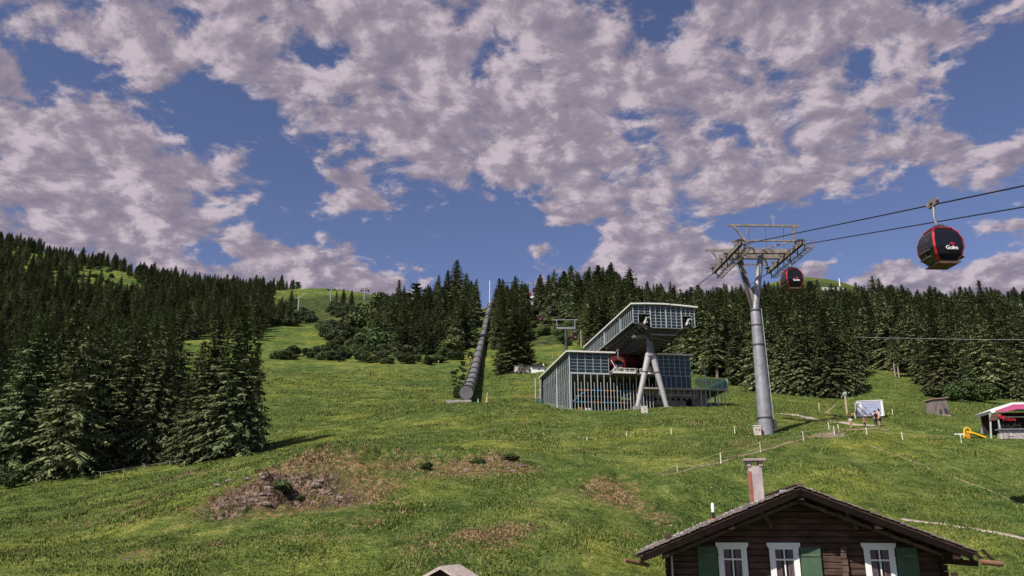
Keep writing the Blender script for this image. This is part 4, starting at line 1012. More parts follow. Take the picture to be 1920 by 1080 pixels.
    for k in range(7): x = 14.2 + k * 1.05; b.bar((x, -1.0, z(20.2)), (x, -1.0, z(21.1)), .05)
    b.bar((14.2, -1.0, z(20.2)), (20.6, -1.0, z(20.2)), .06); b.build('under_terrace_rack', MULL, t)
    # concrete base and columns; shade of holes and recesses painted as black plates
    b = MB(); b.box((17.2, 3.4, z(18.9)), (10.6, 6.0, 4.4)); cb = b.build('concrete_base', pmat('brown_grey_concrete', (.19, .17, .155), .9, var=.3, scale=1.2), t)
    b = MB()
    for k in range(10): b.disc((11.2 + k * .95, .37, z(19.75)), (0, 1, 0), .24, .06, 14)
    b.build('hole_shade', INNER, cb)
    b = MB(); b.box((14.5, .36, z(18.2)), (4.2, .08, 1.2)); b.box((19.6, .36, z(18.6)), (1.0, .08, 2.2)); b.build('recess_shade', INNER, cb)
    b = MB(); b.box((12.6, .5, z(19.3)), (3.0, .2, 2.2)); b.build('wall_panel', CONC_D, t)
    b = MB()
    for x, y in ((21.2, -.9), (22.0, 1), (22.7, -.9), (23.4, 2), (24.0, -.9), (24.6, 1.5), (25.2, -.9), (25.5, 1.2), (25.5, 4), (25.5, 7)): b.bar((x, y, -1.2), (x, y, z(21.1)), .13)
    b.bar((21.9, -1.15, -1), (21.9, -1.15, z(25.2)), .09); b.bar((20.0, -1.1, z(19.6)), (20.0, -1.1, z(23)), .07)
    b.build('terrace_posts', pmat('pale_green_steel', (.36, .43, .38), .5), t)
    # --- raised tunnel
    x0, x1, y0, y1, zb, zt = 7.9, 17.6, -9.27, 21.0, z(29.3), z(32.4)
    b = MB(); m = (x0 + x1) / 2
    arc = [(x0 - .4, zt), (x0 + 2, zt + .12), (m, zt + .16), (x1 - 2, zt + .02), (x1 + .4, zt - .14)]
    b.prism([(x, y0 - .5, h) for x, h in arc] + [(x, y0 - .5, h + .16) for x, h in arc[::-1]], (0, y1 - y0 + .8, 0)); rf = b.build('tunnel_roof', pmat('grey_roof_sheet', (.22, .22, .22), .6), t)
    b = MB()
    for (xa, ha), (xb, hb) in zip(arc, arc[1:]): b.bar((xa, y0 - .55, ha + .08), (xb, y0 - .55, hb + .08), .08, .22)
    for xx, hh in (arc[0], arc[-1]): b.bar((xx, y0 - .55, hh + .08), (xx, y1 + .2, hh + .08), .09, .22)
    b.build('roof_edge', FASCIA, rf)
    grid(10.6, 15.5, z(29.0), zt - .05, 6, 7, y=y0, w=.08, w2=.05, big=3)
    grid(x0, 10.6, z(31.1), zt - .05, 3, 3, y=y0, w=.08, w2=.05)
    grid(15.5, x1, z(31.0), zt - .15, 3, 3, y=y0, w=.08, w2=.05)
    grid(x0, 8.7, z(29.6), z(31.1), 1, 3, y=y0, w=.07)
    grid(x1 - .5, x1, z(29.4), z(31.0), 1, 3, y=y0, w=.07)
    grid(y0, y1, z(29.9), zt - .1, 30, 1, side=x0, w=.06)
    grid(y0, y1, z(29.9), zt - .2, 30, 1, side=x1, w=.06)
    b = MB()
    for yy in (-2.5, 7): b.bar((x0 - .1, yy, z(29.9)), (x0 - .1, yy, zt), .17)
    for xx in (x0, x1): b.bar((xx, y0, z(29.85)), (xx, y1, z(29.85)), .12, .14)
    b.build('side_column', MULL, t)
    b = MB()                                                        # dark floor, keel and trusses
    b.box((9.0, (y0 + y1) / 2, zb + .2), (.5, y1 - y0, .3)); b.box((m, (y0 + y1) / 2, z(29.0)), (5.0, y1 - y0, .25)); b.box((16.9, (y0 + y1) / 2, zb + .2), (.6, y1 - y0, .3))
    b.prism([(10.5, y0 + .6, z(28.9)), (15.4, y0 + .6, z(28.9)), (14.2, y0 + 1.2, z(27.7)), (11.2, y0 + 1.2, z(27.7))], (0, 22, 0))
    for k in range(15):
        yy = y0 + .3 + k * 2.0; b.bar((8.6, yy, z(29.2)), (17.3, yy, z(29.2)), .14, .2)
    b.build('tunnel_floor', STEEL_D, t)
    b = MB()
    for k in range(11):
        yy = y0 + 1 + k * 1.6
        b.bar((10.9, yy, z(28.7)), (9.4, yy, z(29.4)), .12); b.bar((15.1, yy, z(28.7)), (16.6, yy, z(29.4)), .12); b.bar((11.0, yy, z(27.6)), (14.4, yy + 1.6, z(27.6)), .10)
        b.box((16.9, yy, z(29.35)), (.25, .5, .3)); b.box((9.2, yy, z(29.35)), (.25, .5, .3))
    b.bar((10.8, y0 + .5, z(28.85)), (10.8, 12, z(28.85)), .2); b.bar((15.1, y0 + .5, z(28.85)), (15.1, 12, z(28.85)), .2); b.bar((10.9, y0 + .7, z(28.1)), (14.8, y0 + .7, z(28.1)), .22)
    b.build('truss', STEEL_B, t)
    for xx in (9.9, 16.5):
        b = MB(); b.bar((xx, y0 - .6, z(29.75)), (xx, 14, z(29.75)), .16, .18); b.box((xx + .1, y0 - .3, z(30.45)), (.5, .3, .10)); b.prism([(xx - .6, y0 - .7, z(29.5)), (xx - .35, y0 - .7, z(29.55)), (xx + .0, y0 - .7, z(30.35)), (xx - .12, y0 - .7, z(30.4))], (0, .4, 0)); b.build('launch_rail', FASCIA, t)
    # forked leg
    fx, fy = loc(21.25, 120.6); ax, ay = loc(18.85, 120.6); bx, by = loc(23.4, 120.9)
    b = MB(); b.tube([(fx, fy, z(28.3)), (fx, fy, z(26.0)), (fx, fy, z(25.2))], [.52, .56, .78], 18); b.box((fx, fy, z(28.2)), (5.4, .9, .35)); b.build('leg_head', pmat('dark_galvanised', (.16, .16, .18), .6, .2, var=.2), t)
    for (gx, gy) in ((ax, ay), (bx, by)):
        top = Vector((fx + (.28 if gx > fx else -.28), fy, z(25.6))); bot = Vector((gx, gy, z(17.3)))
        b = MB(); b.tube([top, top.lerp(bot, .15), bot], [.50, .47, .34], 16); lg = b.build('leg', pmat('pale_steel_tube', (.42, .40, .40), .55, .2, var=.12), t)
        p = top.lerp(bot, .34); b = MB(); b.disc(p, bot - top, .53, .12, 16); b.build('flange', STEEL_D, lg)
        b = MB(); b.box((gx, gy, z(17.1)), (1.1, 1.1, .9)); b.build('footing', CONC, lg)
    b = MB(); b.box((10.2, .1, -.1), (9, .6, .5)); b.bar((.1, -.4, .5), (2.3, -2.6, -1.0), .28); b.build('plinth', CONC, t)
    # netting at the left end
    b = MB(); b.box((-1.0, 22, 3.0), (1.6, .05, 5.5)); b.build('glass_screen', GLASS_C, t)
station()
gp = Vector((9.1, 125, 0)) + Vector((math.cos(PHI), math.sin(PHI), 0)) * 8.4 + Vector((-math.sin(PHI), math.cos(PHI), 0)) * 1.2
gondola(Vector((gp.x, gp.y, 23.7 + 3.8)), 'red framed gondola standing inside the station on its platform', rz=PHI, src=G0)

def ribbed_tube():
    pts = []; b = [(874, 757, 142), (893, 690, 238), (907, 630, 322), (921, 580, 425)]
    key = []
    for px, py, Y in b:
        p = at(px, py, Y); key.append(Vector((p.x, p.y, 0)))
    t = thing('covered_conveyor', (key[0].x, key[0].y, H(key[0].x, key[0].y)), 'long dark grey ribbed tube climbing straight up the meadow', 'conveyor tunnel')
    o = Vector(t.location); path = []
    n = 60
    for i in range(n + 1):
        k = i / n * 3; j = min(2, int(k)); q = key[j].lerp(key[j + 1], k - j); path.append(q)
    # smooth
    for _ in range(20): path = [path[0]] + [(path[i-1] + path[i] * 2 + path[i+1]) / 4 for i in range(1, n)] + [path[-1]]
    zs = [H(q.x, q.y) for q in path]
    for _ in range(14): zs = [zs[0]] + [(zs[i-1] + zs[i] * 2 + zs[i+1]) / 4 for i in range(1, n)] + [zs[-1]]
    P = [Vector((q.x, q.y, z_ + 2.0)) - o for q, z_ in zip(path, zs)]
    m = MB(); m.tube(P, 1.22, 20); m.build('tube', pmat('dark_grey_plastic', (.17, .16, .165), .5, var=.22, scale=.6), t)
    acc = 0; nxt = .6; L = [0]
    for i in range(n): L.append(L[-1] + (P[i + 1] - P[i]).length)
    while nxt < L[-1]:
        i = next(j for j in range(n) if L[j + 1] >= nxt); k = (nxt - L[i]) / (L[i + 1] - L[i]); c = P[i].lerp(P[i + 1], k)
        m = MB(); m.disc(c, P[i + 1] - P[i], 1.46, .45, 20); m.build('rib', pmat('black_rib', (.02, .019, .02), .6), t); nxt += 17.0
    m = MB(); m.box((-1.2, -1.0, .1), (4.4, 1.8, .7)); m.build('base_slab', CONC, t)
    for j in range(4, n, 7):
        m = MB(); m.bar(P[j] - Vector((0, 0, 3.5)), P[j], .5, .8); m.build('support', CONC_D, t)
ribbed_tube()
# ------------------------------------------------------------------ chalet in the foreground
def log_wall():
    m = bpy.data.materials.new('dark_log_wall'); m.use_nodes = True; nt = m.node_tree; b = nt.nodes['Principled BSDF']
    tc = nt.nodes.new('ShaderNodeTexCoord'); mp = nt.nodes.new('ShaderNodeMapping'); mp.inputs['Scale'].default_value = (.25, .25, 3.0); nt.links.new(tc.outputs['Object'], mp.inputs[0])
    f = noise(nt, mp.outputs[0], 5, 7, .7); f2 = noise(nt, tc.outputs['Object'], 2.0, 4, .6)
    c = ramp(nt, math_(nt, 'ADD', math_(nt, 'MULTIPLY', f, .7), math_(nt, 'MULTIPLY', f2, .3)), [(.32, (.018, .008, .006)), (.48, (.055, .028, .020)), (.62, (.12, .065, .047)), (.75, (.20, .125, .10))])
    nt.links.new(c, b.inputs['Base Color']); b.inputs['Roughness'].default_value = .85
    bp = nt.nodes.new('ShaderNodeBump'); bp.inputs['Distance'].default_value = .02; nt.links.new(f, bp.inputs['Height']); nt.links.new(bp.outputs[0], b.inputs['Normal']); return m
def house():
    HY = R(-10.8); O = Vector((8.95, 26.2, 0)); t = thing('log_chalet', (O.x, O.y, -5.2), 'dark brown log chalet with shingled gable roof in the foreground', 'chalet', rz=HY)
    def z(v): return v + 5.2
    LOG = log_wall(); hw = 4.1; ridge = 1.24; sl = math.tan(R(21.8)); D = 8.5
    SH = pmat('weathered_shingle', (.20, .165, .155), .9, var=.6, scale=9, bump=.02); BEAM = pmat('old_beam', (.040, .024, .018), .85, var=.5, scale=5, stretch=(1, .3, 1)); BEAM_L = pmat('worn_bargeboard', (.12, .080, .064), .85, var=.4, scale=5)
    # log courses: each a real rounded timber, front wall follows the gable
    b = MB(); zz = -5.2; c = .19
    rr = random.Random(4)
    while zz < ridge - .35:
        top = zz + c; w = min(hw, (ridge - .18 - top) / sl)
        if w < .25: break
        o = rr.uniform(-.012, .012)
        vs = [(-w, -.004 + o, z(zz + .008)), (-w, -.018 + o, z(zz + .03)), (-w, -.018 + o, z(top - .03)), (-w, -.004 + o, z(top - .008)), (-w, .14, z(top - .006)), (-w, .14, z(zz + .006))]
        b.prism(vs, (2 * w, 0, 0)); zz = top
    wl = b.build('front_wall', LOG, t)
    b = MB(); b.box((-hw + .08, D / 2 + .1, z(-2.9)), (.16, D, 5.4)); b.box((hw - .08, D / 2 + .1, z(-2.9)), (.16, D, 5.4)); b.prism([(-hw, D, z(-5.2)), (hw, D, z(-5.2)), (hw, D, z(-.6)), (0, D, z(ridge - .2)), (-hw, D, z(-.6))], (0, .16, 0)); b.build('rear_walls', LOG, t)
    # inner cross wall log ends
    b = MB()
    for i in range(30): b.box((1.25 + rr.uniform(-.02, .02), -.12, z(-.62 - i * .19 )), (.15 + rr.uniform(-.02, .02), .2, .165))
    b.build('log_ends', BEAM_L, wl)
    for x in (-hw + .05, hw - .05):
        b = MB()
        for i in range(24): b.box((x, -.12, z(-.95 - i * .19)), (.17, .22, .165))
        b.build('log_ends', BEAM, wl)
    b = MB(); b.bar((-hw + .18, -.26, z(-5)), (-hw + .18, -.26, z(-.83)), .055); b.build('downpipe', pmat('pale_pipe', (.50, .45, .36), .6), t)
    # purlins under the roof and curved brackets
    b = MB()
    for x, zz in ((0, ridge - .32), (-2.1, ridge - .32 - 2.1 * sl), (2.1, ridge - .32 - 2.1 * sl), (-hw, ridge - .34 - hw * sl), (hw, ridge - .34 - hw * sl)): b.bar((x, -1.35, z(zz)), (x, .3, z(zz)), .2, .22)
    b.build('purlin', BEAM, t)
    for x, zz in ((-.95, ridge - 1.0), (1.55, ridge - 1.05)):
        b = MB()
        for k in range(5): b.bar((x + .16 * math.cos(k * .6) , -.15 - .1 * k, z(zz - .2 + .1 * k)), (x + .16 * math.cos(k * .6 + .6), -.25 - .1 * k, z(zz - .1 + .1 * k)), .1)
        b.build('bracket', BEAM_L, t)
    # roof: boards, then rows of real shingles in overlapping courses
    ov = 1.35; ex = 4.9
    for s in (-1, 1):
        ex = 5.0 if s < 0 else 4.65
        n = Vector((s * math.sin(R(21.8)), 0, math.cos(R(21.8)))); dn = Vector((s * math.cos(R(21.8)), 0, -math.sin(R(21.8))))
        A = Vector((0, -ov, z(ridge - .06))); L = ex / math.cos(R(21.8)); M = Matrix((dn, Vector((0, 1, 0)), n)).transposed()
        b = MB(); b.box(A + dn * (L / 2) + Vector((0, (D + 2 * ov) / 2, 0)) - n * .03, (L, D + 2 * ov, .07), M=M); rf = b.build('roof', BEAM, t)
        b = MB()
        for k in range(int(D + 2 * ov) // 1 + 1): yy = -ov + .15 + k * .95; b.box(Vector((0, yy, z(ridge - .06))) + dn * (L / 2 - .1) - n * .14, (L - .2, .12, .14), M=M)
        b.build('rafters', BEAM, rf)
        b = MB(); b.box(A + dn * (L / 2 - .05) - n * .16 + Vector((0, -.03, 0)), (L - .1, .05, .15), M=M); b.build('bargeboard', pmat('shaded_timber', (.010, .007, .006), .95, var=.4, scale=6), rf)  # board nearly black: shade of the roof edge put into its colour
        b = MB(); b.box(A + dn * (L / 2 - .3) - n * .36 + Vector((0, .55, 0)), (L - .8, .06, .09), M=M); b.build('gable_rail', BEAM_L, rf)
        b = MB(); rows_ = int(L / .17)
        for i in range(rows_):
            u0 = .02 + i * .17; yy = -ov - .05
            while yy < D + ov:
                w = rr.uniform(.09, .2); lift = .035 + rr.uniform(0, .025)
                if yy < 3.0 or s < 0: b.box(A + dn * (u0 + .13 + rr.uniform(-.015, .015)) + Vector((0, yy + ov + w / 2, 0)) + n * lift, (.30, w * .93, .022), M=M @ Matrix.Rotation(R(-5), 3, 'Y'))
                else: b.box(A + dn * (u0 + .13) + Vector((0, yy + ov + .5, 0)) + n * .045, (.30, 1.0, .022), M=M @ Matrix.Rotation(R(-5), 3, 'Y')); w = 1.0
                yy += w
        b.build('shingles', SH, rf)
        b = MB()
        for i in range(60): b.sphere(A + dn * rr.uniform(.2, L) + Vector((0, rr.uniform(0, D), 0)) + n * .08, rr.uniform(.02, .05), 6, 4)
        tag(b.build('pebbles', pmat('grey_pebble', (.35, .34, .34), .9), rf), kind='stuff')
    b = MB(); b.bar((0, -ov, z(ridge + .03)), (0, D + ov, z(ridge + .03)), .26, .05); b.build('ridge_board', BEAM_L, t)
    # chimney
    cx, cy = -1.05, .95
    b = MB(); b.box((cx, cy, z(1.15)), (.43, .43, 1.65)); cm = b.build('chimney', pmat('stained_plaster', (.36, .31, .30), .9, var=.35, scale=3, bump=.01, col2=(.50, .43, .42)), t)
    b = MB(); b.box((cx, cy, z(2.18)), (.70, .70, .08)); [b.box((cx + sx * .19, cy + sy * .19, z(2.05)), (.12, .12, .18)) for sx in (-1, 1) for sy in (-1, 1)]; b.build('chimney_cap', pmat('stone_cap', (.34, .28, .25), .9), cm)
    b = MB(); b.box((cx - .222, cy - .1, z(1.3)), (.02, .12, .9)); b.box((cx - .17, cy - .222, z(1.2)), (.08, .02, 1.2)); b.build('exposed_brick', pmat('red_brick', (.30, .10, .07), .9), cm)
    b = MB(); b.tube([(-2.5, .8, z(.12)), (-2.5, .8, z(.50))], .05, 10); b.mi = 1; b.tube([(-2.5, .8, z(.50)), (-2.5, .8, z(.74)), (-2.5, .8, z(.8))], [.05, .055, .03], 10); b.mi = 2; b.tube([(-2.5, .8, z(.0)), (-2.5, .8, z(.30))], [.16, .085], 10); b.build('vent_pipe', [BLACK, WHITE, pmat('copper', (.40, .15, .08), .5)], t)
    # windows
    CUR = pmat('lace_curtain', (.46, .26, .32), .9, var=.5, scale=9, stretch=(8, 1, .6)); SHUT = pmat('green_shutter', (.060, .105, .062), .7, var=.2); SHUTB = pmat('green_batten', (.09, .14, .085), .7)
    fw = WHITE
    for k, (xc, shx) in enumerate(((-2.04, -1), (-.48, 1), (2.30, 1))):
        zt = -.44; h = 1.45; w = .84
        b = MB()
        b.prism([(xc - .50, -.11, z(zt)), (xc - .50, -.11, z(zt - .09)), (xc - .44, -.11, z(zt - .17)), (xc - .44, -.11, z(zt - h)), (xc - .31, -.11, z(zt - h)), (xc - .31, -.11, z(zt - .16)), (xc + .31, -.11, z(zt - .16)), (xc + .31, -.11, z(zt - h)), (xc + .44, -.11, z(zt - h)), (xc + .44, -.11, z(zt - .17)), (xc + .50, -.11, z(zt - .09)), (xc + .50, -.11, z(zt))], (0, .05, 0))
        b.box((xc, -.11, z(zt - h - .05)), (1.02, .14, .1)); wn = b.build('window', fw, t)
        b = MB(); 
        for x in (-.29, 0, .29): b.bar((xc + x, -.085, z(zt - .16)), (xc + x, -.085, z(zt - h)), .045 if x else .04)
        for q in (.18, .50, h - .02): b.bar((xc - .3, -.088, z(zt - q)), (xc + .3, -.088, z(zt - q)), .05 if q == .50 else .04)
        b.build('sash', fw, wn)
        b = MB(); b.box((xc, -.058, z(zt - .8)), (.6, .012, 1.3)); b.build('pane', glass_mat('window_pane', (.02, .018, .022), .1, .72), wn)
        b = MB(); b.box((xc, -.049, z(zt - .8)), (.62, .004, 1.32)); b.build('dark_backing', INNER, wn)  # black sheet behind the pane, painted darkness of the room
        b = MB()
        for sx in (-1, 1):
            for j in range(7):
                x = xc + sx * (.27 - j * .027); b.bar((x, -.054, z(zt - .2)), (x + sx * .02 * math.sin(j), -.054, z(zt - 1.42)), .020, .003)
        b.build('curtain', CUR, wn)
        b = MB(); sx = xc + shx * (.46 + .31); b.box((sx, -.13, z(zt - .80)), (.60, .035, 1.34)); sh = b.build('shutter', SHUT, t)
        b = MB(); [b.box((sx, -.16, z(zt - q)), (.56, .03, .07)) for q in (.36, 1.22)]; b.build('batten', SHUTB, sh)
        b = MB(); [b.box((sx - shx * .32, -.16, z(zt - q)), (.05, .05, .05)) for q in (.36, 1.22)]; b.build('hinge', BLACK, sh)
    # lean-to eaves low on both sides, with wooden gutters
    b = MB(); b.bar((hw - .1, -.6, z(-.93)), (hw + .75, -.6, z(-1.0)), .14, .16)
    for k in range(5): x = hw + .1 + k * .28; b.bar((x, -.6, z(-.95)), (x - .18, -.3, z(-.62)), .07)
    b.bar((hw - .1, -1.2, z(-1.3)), (hw + .7, 1.5, z(-1.42)), .18, .14); b.build('side_brace', BEAM, t)
    b = MB(); b.tube([(hw + .6, -1.3, z(-.92)), (hw + 1.2, -1.2, z(-.98))], .075, 8); b.build('gutter', pmat('orange_brown_wood', (.22, .12, .075), .8), t)
    b = MB(); b.tube([(-hw - 1.25, -1.2, z(-.95)), (-hw - .55, -.5, z(-1.12))], .06, 8); b.build('gutter', pmat('orange_brown_wood', (.22, .12, .075), .8), t)
house()

def small_shed():
    g = at(826, 1061, 29.0); zb = H(g.x, g.y + .6); t = thing('small_shed', (g.x, g.y, zb), 'tiny wooden shed with pale plank roof peeking in at the bottom edge', 'shed', rz=R(-22)); hr = g.z - zb
    W_ = pmat('sun_bleached_planks', (.46, .38, .34), .85, var=.3, scale=6); s = .5; w = 1.0
    b = MB(); b.prism([(-w * .8, .25, -1), (w * .8, .25, -1), (w * .8, .25, hr - .45), (0, .25, hr - .08), (-w * .8, .25, hr - .45)], (0, 1.1, 0)); b.build('wall', pmat('dark_planks', (.05, .035, .03), .9), t)
    for sg in (-1, 1):
        b = MB()
        for k in range(8): y = k * .19; b.prism([(0, y, hr), (sg * w, y, hr - s * w), (sg * w, y, hr - s * w - .05), (0, y, hr - .05)], (0, .175, 0))
        b.build('roof', W_, t)
        b = MB(); b.prism([(0, -.03, hr - .0), (sg * w, -.03, hr - s * w), (sg * w, -.03, hr - s * w - .11), (0, -.03, hr - .11)], (0, .028, 0)); b.build('bargeboard', W_, t)
small_shed()

def far_chalet():
    g = at(766, 574, 440.0); g.z = H(g.x, g.y); top = at(766, 549, 440.0).z; t = thing('far_chalet', g, 'dark wooden chalet with white balcony among spruces on the skyline', 'chalet', rz=R(12)); h = top - g.z
    DK = pmat('dark_timber', (.045, .032, .028), .9); W_ = WHITE
    b = MB(); b.prism([(-4.6, 0, -3), (4.6, 0, -3), (4.6, 0, h - 2.4), (0, 0, h - .4), (-4.6, 0, h - 2.4)], (0, 9, 0)); wl = b.build('wall', DK, t)
    for s in (-1, 1): b = MB(); b.prism([(0, -1.2, h), (s * 6, -1.2, h - 2.9), (s * 6, -1.2, h - 3.2), (0, -1.2, h - .4)], (0, 11.5, 0)); b.build('roof', DK, t)
    b = MB(); b.box((.6, -1.0, h - 3.6), (7.4, .2, .8)); b.build('balcony', W_, t)
    for x in (-2.6, 0, 2.6): b = MB(); b.box((x, -.08, h - 5.6), (1.2, .12, 1.1)); b.build('window', W_, t)
    b = MB(); b.box((-5.6, 2, h - 4.2), (2.2, 3, 3.2)); b.build('annex', W_, t)
    b = MB(); b.box((-.8, 3, h + .3), (1.1, 1.1, 1.6)); b.build('chimney', CONC, t)
    b = MB(); b.box((2, -1.5, h - 6.9), (5, 3, .8)); b.build('terrace', CONC, t)
    g2 = at(723, 571, 470.0); g2.z = H(g2.x, g2.y); t2 = thing('white_hut', g2, 'tiny white hut roof glimpsed left of the chalet on the skyline', 'hut'); b = MB(); b.box((0, 0, 1.2), (5, 4, 3)); b.build('wall', W_, t2); b = MB(); b.prism([(-2.9, -2.3, 2.7), (2.9, -2.3, 2.7), (0, -2.3, 4.0)], (0, 4.6, 0)); b.build('roof', W_, t2)
far_chalet()
# ------------------------------------------------------------------ small things on the meadow
WOOD = pmat('grey_wood', (.20, .165, .15), .9, var=.5, scale=3, stretch=(2, 2, .4)); PWOOD = pmat('pale_wood', (.42, .34, .24), .8, scale=4, var=.2)
def on_ground(name, px, py, label, cat, group=None, rz=0, Y=None):
    g = hit(px, py) if Y is None else at(px, py, Y)
    if Y is not None: g.z = H(g.x, g.y)
    return thing(name, g, label, cat, group, rz), g
def px2m(g): return (g.y * math.cos(TH) + g.z * math.sin(TH)) / F
# container / sign box
def container():
    t, g = on_ground('white_container', 1634, 783, 'white box trailer with a pale blue notice board, behind two adults', 'container', rz=R(-16)); k = px2m(g); w, h = 46 * k, 30 * k
    b = MB(); b.box((0, .9, h / 2 + .12), (w, 1.8, h)); bd = b.build('body', WHITE, t)
    b = MB(); b.box((w * .04, -.03, h * .55 + .1), (w * .72, .04, h * .78)); pn = b.build('notice_panel', pmat('pale_blue_panel', (.34, .37, .50), .5, var=.05), t)
    b = MB(); rr = random.Random(2)
    for zz, n in ((.78, 4), (.70, 3), (.58, 5)):
        for i in range(n): b.box((w * .04 + (i - n / 2 + .5) * w * .09, -.055, h * zz + .1), (w * .06, .008, h * .025))
    b.build('lettering', pmat('grey_print', (.22, .22, .26)), pn)
    b = MB(); b.box((w * .46, -.02, h / 2 + .12), (.1, .06, h)); b.box((-w * .46, -.02, h / 2 + .12), (.1, .06, h)); b.box((0, -.02, h + .1), (w, .06, .08)); b.box((0, -.02, .16), (w, .06, .08)); b.build('edge_frame', FASCIA, t)
    b = MB(); b.box((-w * .505, .5, h * .5), (.03, .5, .22)); b.box((-w * .505, 1.0, h * .42), (.03, .6, .08)); b.box((-w * .42, -.04, h * .9), (.22, .05, .08)); b.build('vent', STEEL_D, t)
    b = MB(); [b.box((x, y, 0), (.25, .25, .5)) for x in (-w * .4, w * .4) for y in (.2, 1.6)]; b.build('feet', STEEL_D, t)
    b = MB(); b.box((-w * .65, .3, h * .28), (.6, .3, .14)); b.mi = 1; b.box((-w * .65, .3, h * .36), (.5, .3, .1)); b.build('tow_bar', [ORANGE, STEEL_D], t)
container()
def hut():
    t, g = on_ground('wooden_hut', 1767, 779, 'small grey weathered wooden hut with slanting roof on the meadow', 'hut', rz=R(6)); k = px2m(g); w, h = 28 * k, 31 * k
    b = MB(); n = 9
    for i in range(n): x = -w / 2 + w * (i + .5) / n; b.box((x, 0, h / 2 - .1 + .02 * (i % 3)), (w / n * .92, .05 + .015 * (i % 2), h + .1))
    b.box((0, .8, h / 2 - .1), (w * .98, 1.5, h + .1)); b.build('wall', WOOD, t)
    b = MB(); b.prism([(-w / 2 - .15, -.2, h - .08), (w / 2 + .15, -.2, h + .12), (w / 2 + .15, -.2, h + .2), (-w / 2 - .15, -.2, h)], (0, 2.0, 0)); b.build('roof', pmat('reddish_board', (.36, .24, .19), .9), t)
    b = MB(); b.box((w * .28, -.06, h * .25), (w * .22, .05, h * .35)); b.box((-w * .12, -.06, h * .22), (w * .16, .05, h * .25)); b.build('hatch', pmat('dark_opening', (.05, .05, .06)), t)
    b = MB(); b.box((0, .3, -.05), (w * 1.02, 1.2, .18)); b.build('sill', PWOOD, t)
hut()
def pole():
    t, g = on_ground('wooden_pole', 1589, 779, 'wooden pole with an insulator and stay, between the big tower and the white trailer', 'pole'); k = px2m(g); h = 41 * k
    b = MB(); b.tube([(0, 0, -.5), (0, 0, h)], [.13, .10], 10); b.build('pole', PWOOD, t)
    b = MB(); b.box((0, 0, h + .05), (.34, .3, .3)); b.build('cap', pmat('pale_green_steel', (.36, .43, .38), .5), t)
    b = MB(); b.bar((-.1, 0, h), (-.45, .1, h - .45), .06); b.bar((0, 0, h), (1.3, 2, h - .15), .04); b.build('stay', MULL, t)
    t2, g2 = on_ground('leaning_beam', 1552, 777, 'yellowish beam leaning on a short stake left of the wooden pole', 'beam')
    b = MB(); b.bar((-.3, 0, .1), (1.15, .3, 1.15), .08); b.build('beam', PWOOD, t2); b = MB(); b.bar((.2, .05, -.2), (.1, .05, .55), .08); b.build('stake', PWOOD, t2)
pole()
# wire high over the right forest
a = at(1600, 632, 150); c = at(2150, 634, 150); b = MB(); b.tube([a.lerp(c, i / 8) + Vector((0, 0, -.4 * math.sin(math.pi * i / 8))) for i in range(9)], .035, 5); tag(b.build('overhead_wire', MULL), 'thin pale wire strung level across the right forest', 'wire')
# fence stakes: base px, py, height px, tilt
STK = [(1270, 885, 15, 'first stake of the rope fence, left end, above the chalet chimney'), (1352, 870, 20, 'second stake of the rope fence left of the chimney'), (1426, 848, 18, 'third stake of the rope fence, straight above the chimney'), (1507, 827, 17, 'fourth stake of the rope fence near the footpath'), (1565, 815, 16, 'slanting stake beside the brown trodden patch'),
       (1626, 816, 14, 'stake in front of the dark clothed child'), (1693, 825, 15, 'stake standing alone between the people and the slide'), (1803, 831, 16, 'stake with a crossbar beside the yellow slide'), (1175, 818, 9, 'short stake on the bank below the station, left'), (1259, 816, 12, 'short stake on the bank below the forked leg'),
       (1378, 813, 14, 'stake just left of the tower cabinet'), (1101, 826, 6, 'tiny stake farthest left below the station'), (1555, 806, 14, 'thin dark stake behind the trodden patch'), (1604, 786, 13, 'left of a pair of pale stakes behind the small child'), (1607, 781, 11, 'right of a pair of pale stakes behind the small child'), (1674, 778, 10, 'stake right of the white trailer'), (1572, 805, 9, 'short stake near the path bend')]
tops = []
for i, (px, py, hp, lab) in enumerate(STK):
    g = hit(px, py); h = hp * px2m(g); t = thing('fence_stake', g, lab, 'stake', 'pale fence stakes on the meadow'); tl = random.uniform(-.05, .03)
    b = MB(); b.tube([(0, 0, -.15), (tl * h, 0, h)], [.055, .045], 7); b.build('post', pmat('whitish_green_post', (.62, .66, .50), .7), t); b = MB(); b.disc((tl * h, 0, h), (0, 0, 1), .05, .05, 7); b.build('insulator', WHITE if i % 2 else YEL, t)
    tops.append(g + Vector((tl * h, 0, h)))
b = MB(); b.box((0, 0, 0), (.8, .05, .12)); o = b.build('crossbar', WHITE); tag(o, 'short white bar lying on top of the stake beside the slide', 'bar'); o.location = tops[7] + Vector((-.1, 0, .03))
def rope_fence(idx, label, zs=(1.0, .5), r=.016):
    b = MB()
    for k in zs:
        for i, j in zip(idx, idx[1:]):
            p, q = tops[i], tops[j]; gp, gq = H(p.x, p.y), H(q.x, q.y); p = Vector((p.x, p.y, gp + (p.z - gp) * k)); q = Vector((q.x, q.y, gq + (q.z - gq) * k))
            b.tube([p.lerp(q, s / 5) + Vector((0, 0, -.1 * math.sin(math.pi * s / 5))) for s in range(6)], r, 5)
    tag(b.build('fence_rope', pmat('straw_rope', (.45, .36, .22), .9)), label, 'rope')
g = hit(1225, 893); tops.append(g + Vector((0, 0, .1)))
rope_fence([17, 0, 1, 2, 3, 4], 'straw coloured double rope strung along the stakes left of the footpath'); rope_fence([11, 8, 9, 10], 'thin wire along the short stakes below the station', (.9,), .01)
rope_fence([4, 5, 6, 7], 'thin wire between the stakes right of the trodden patch', (.8,), .010)
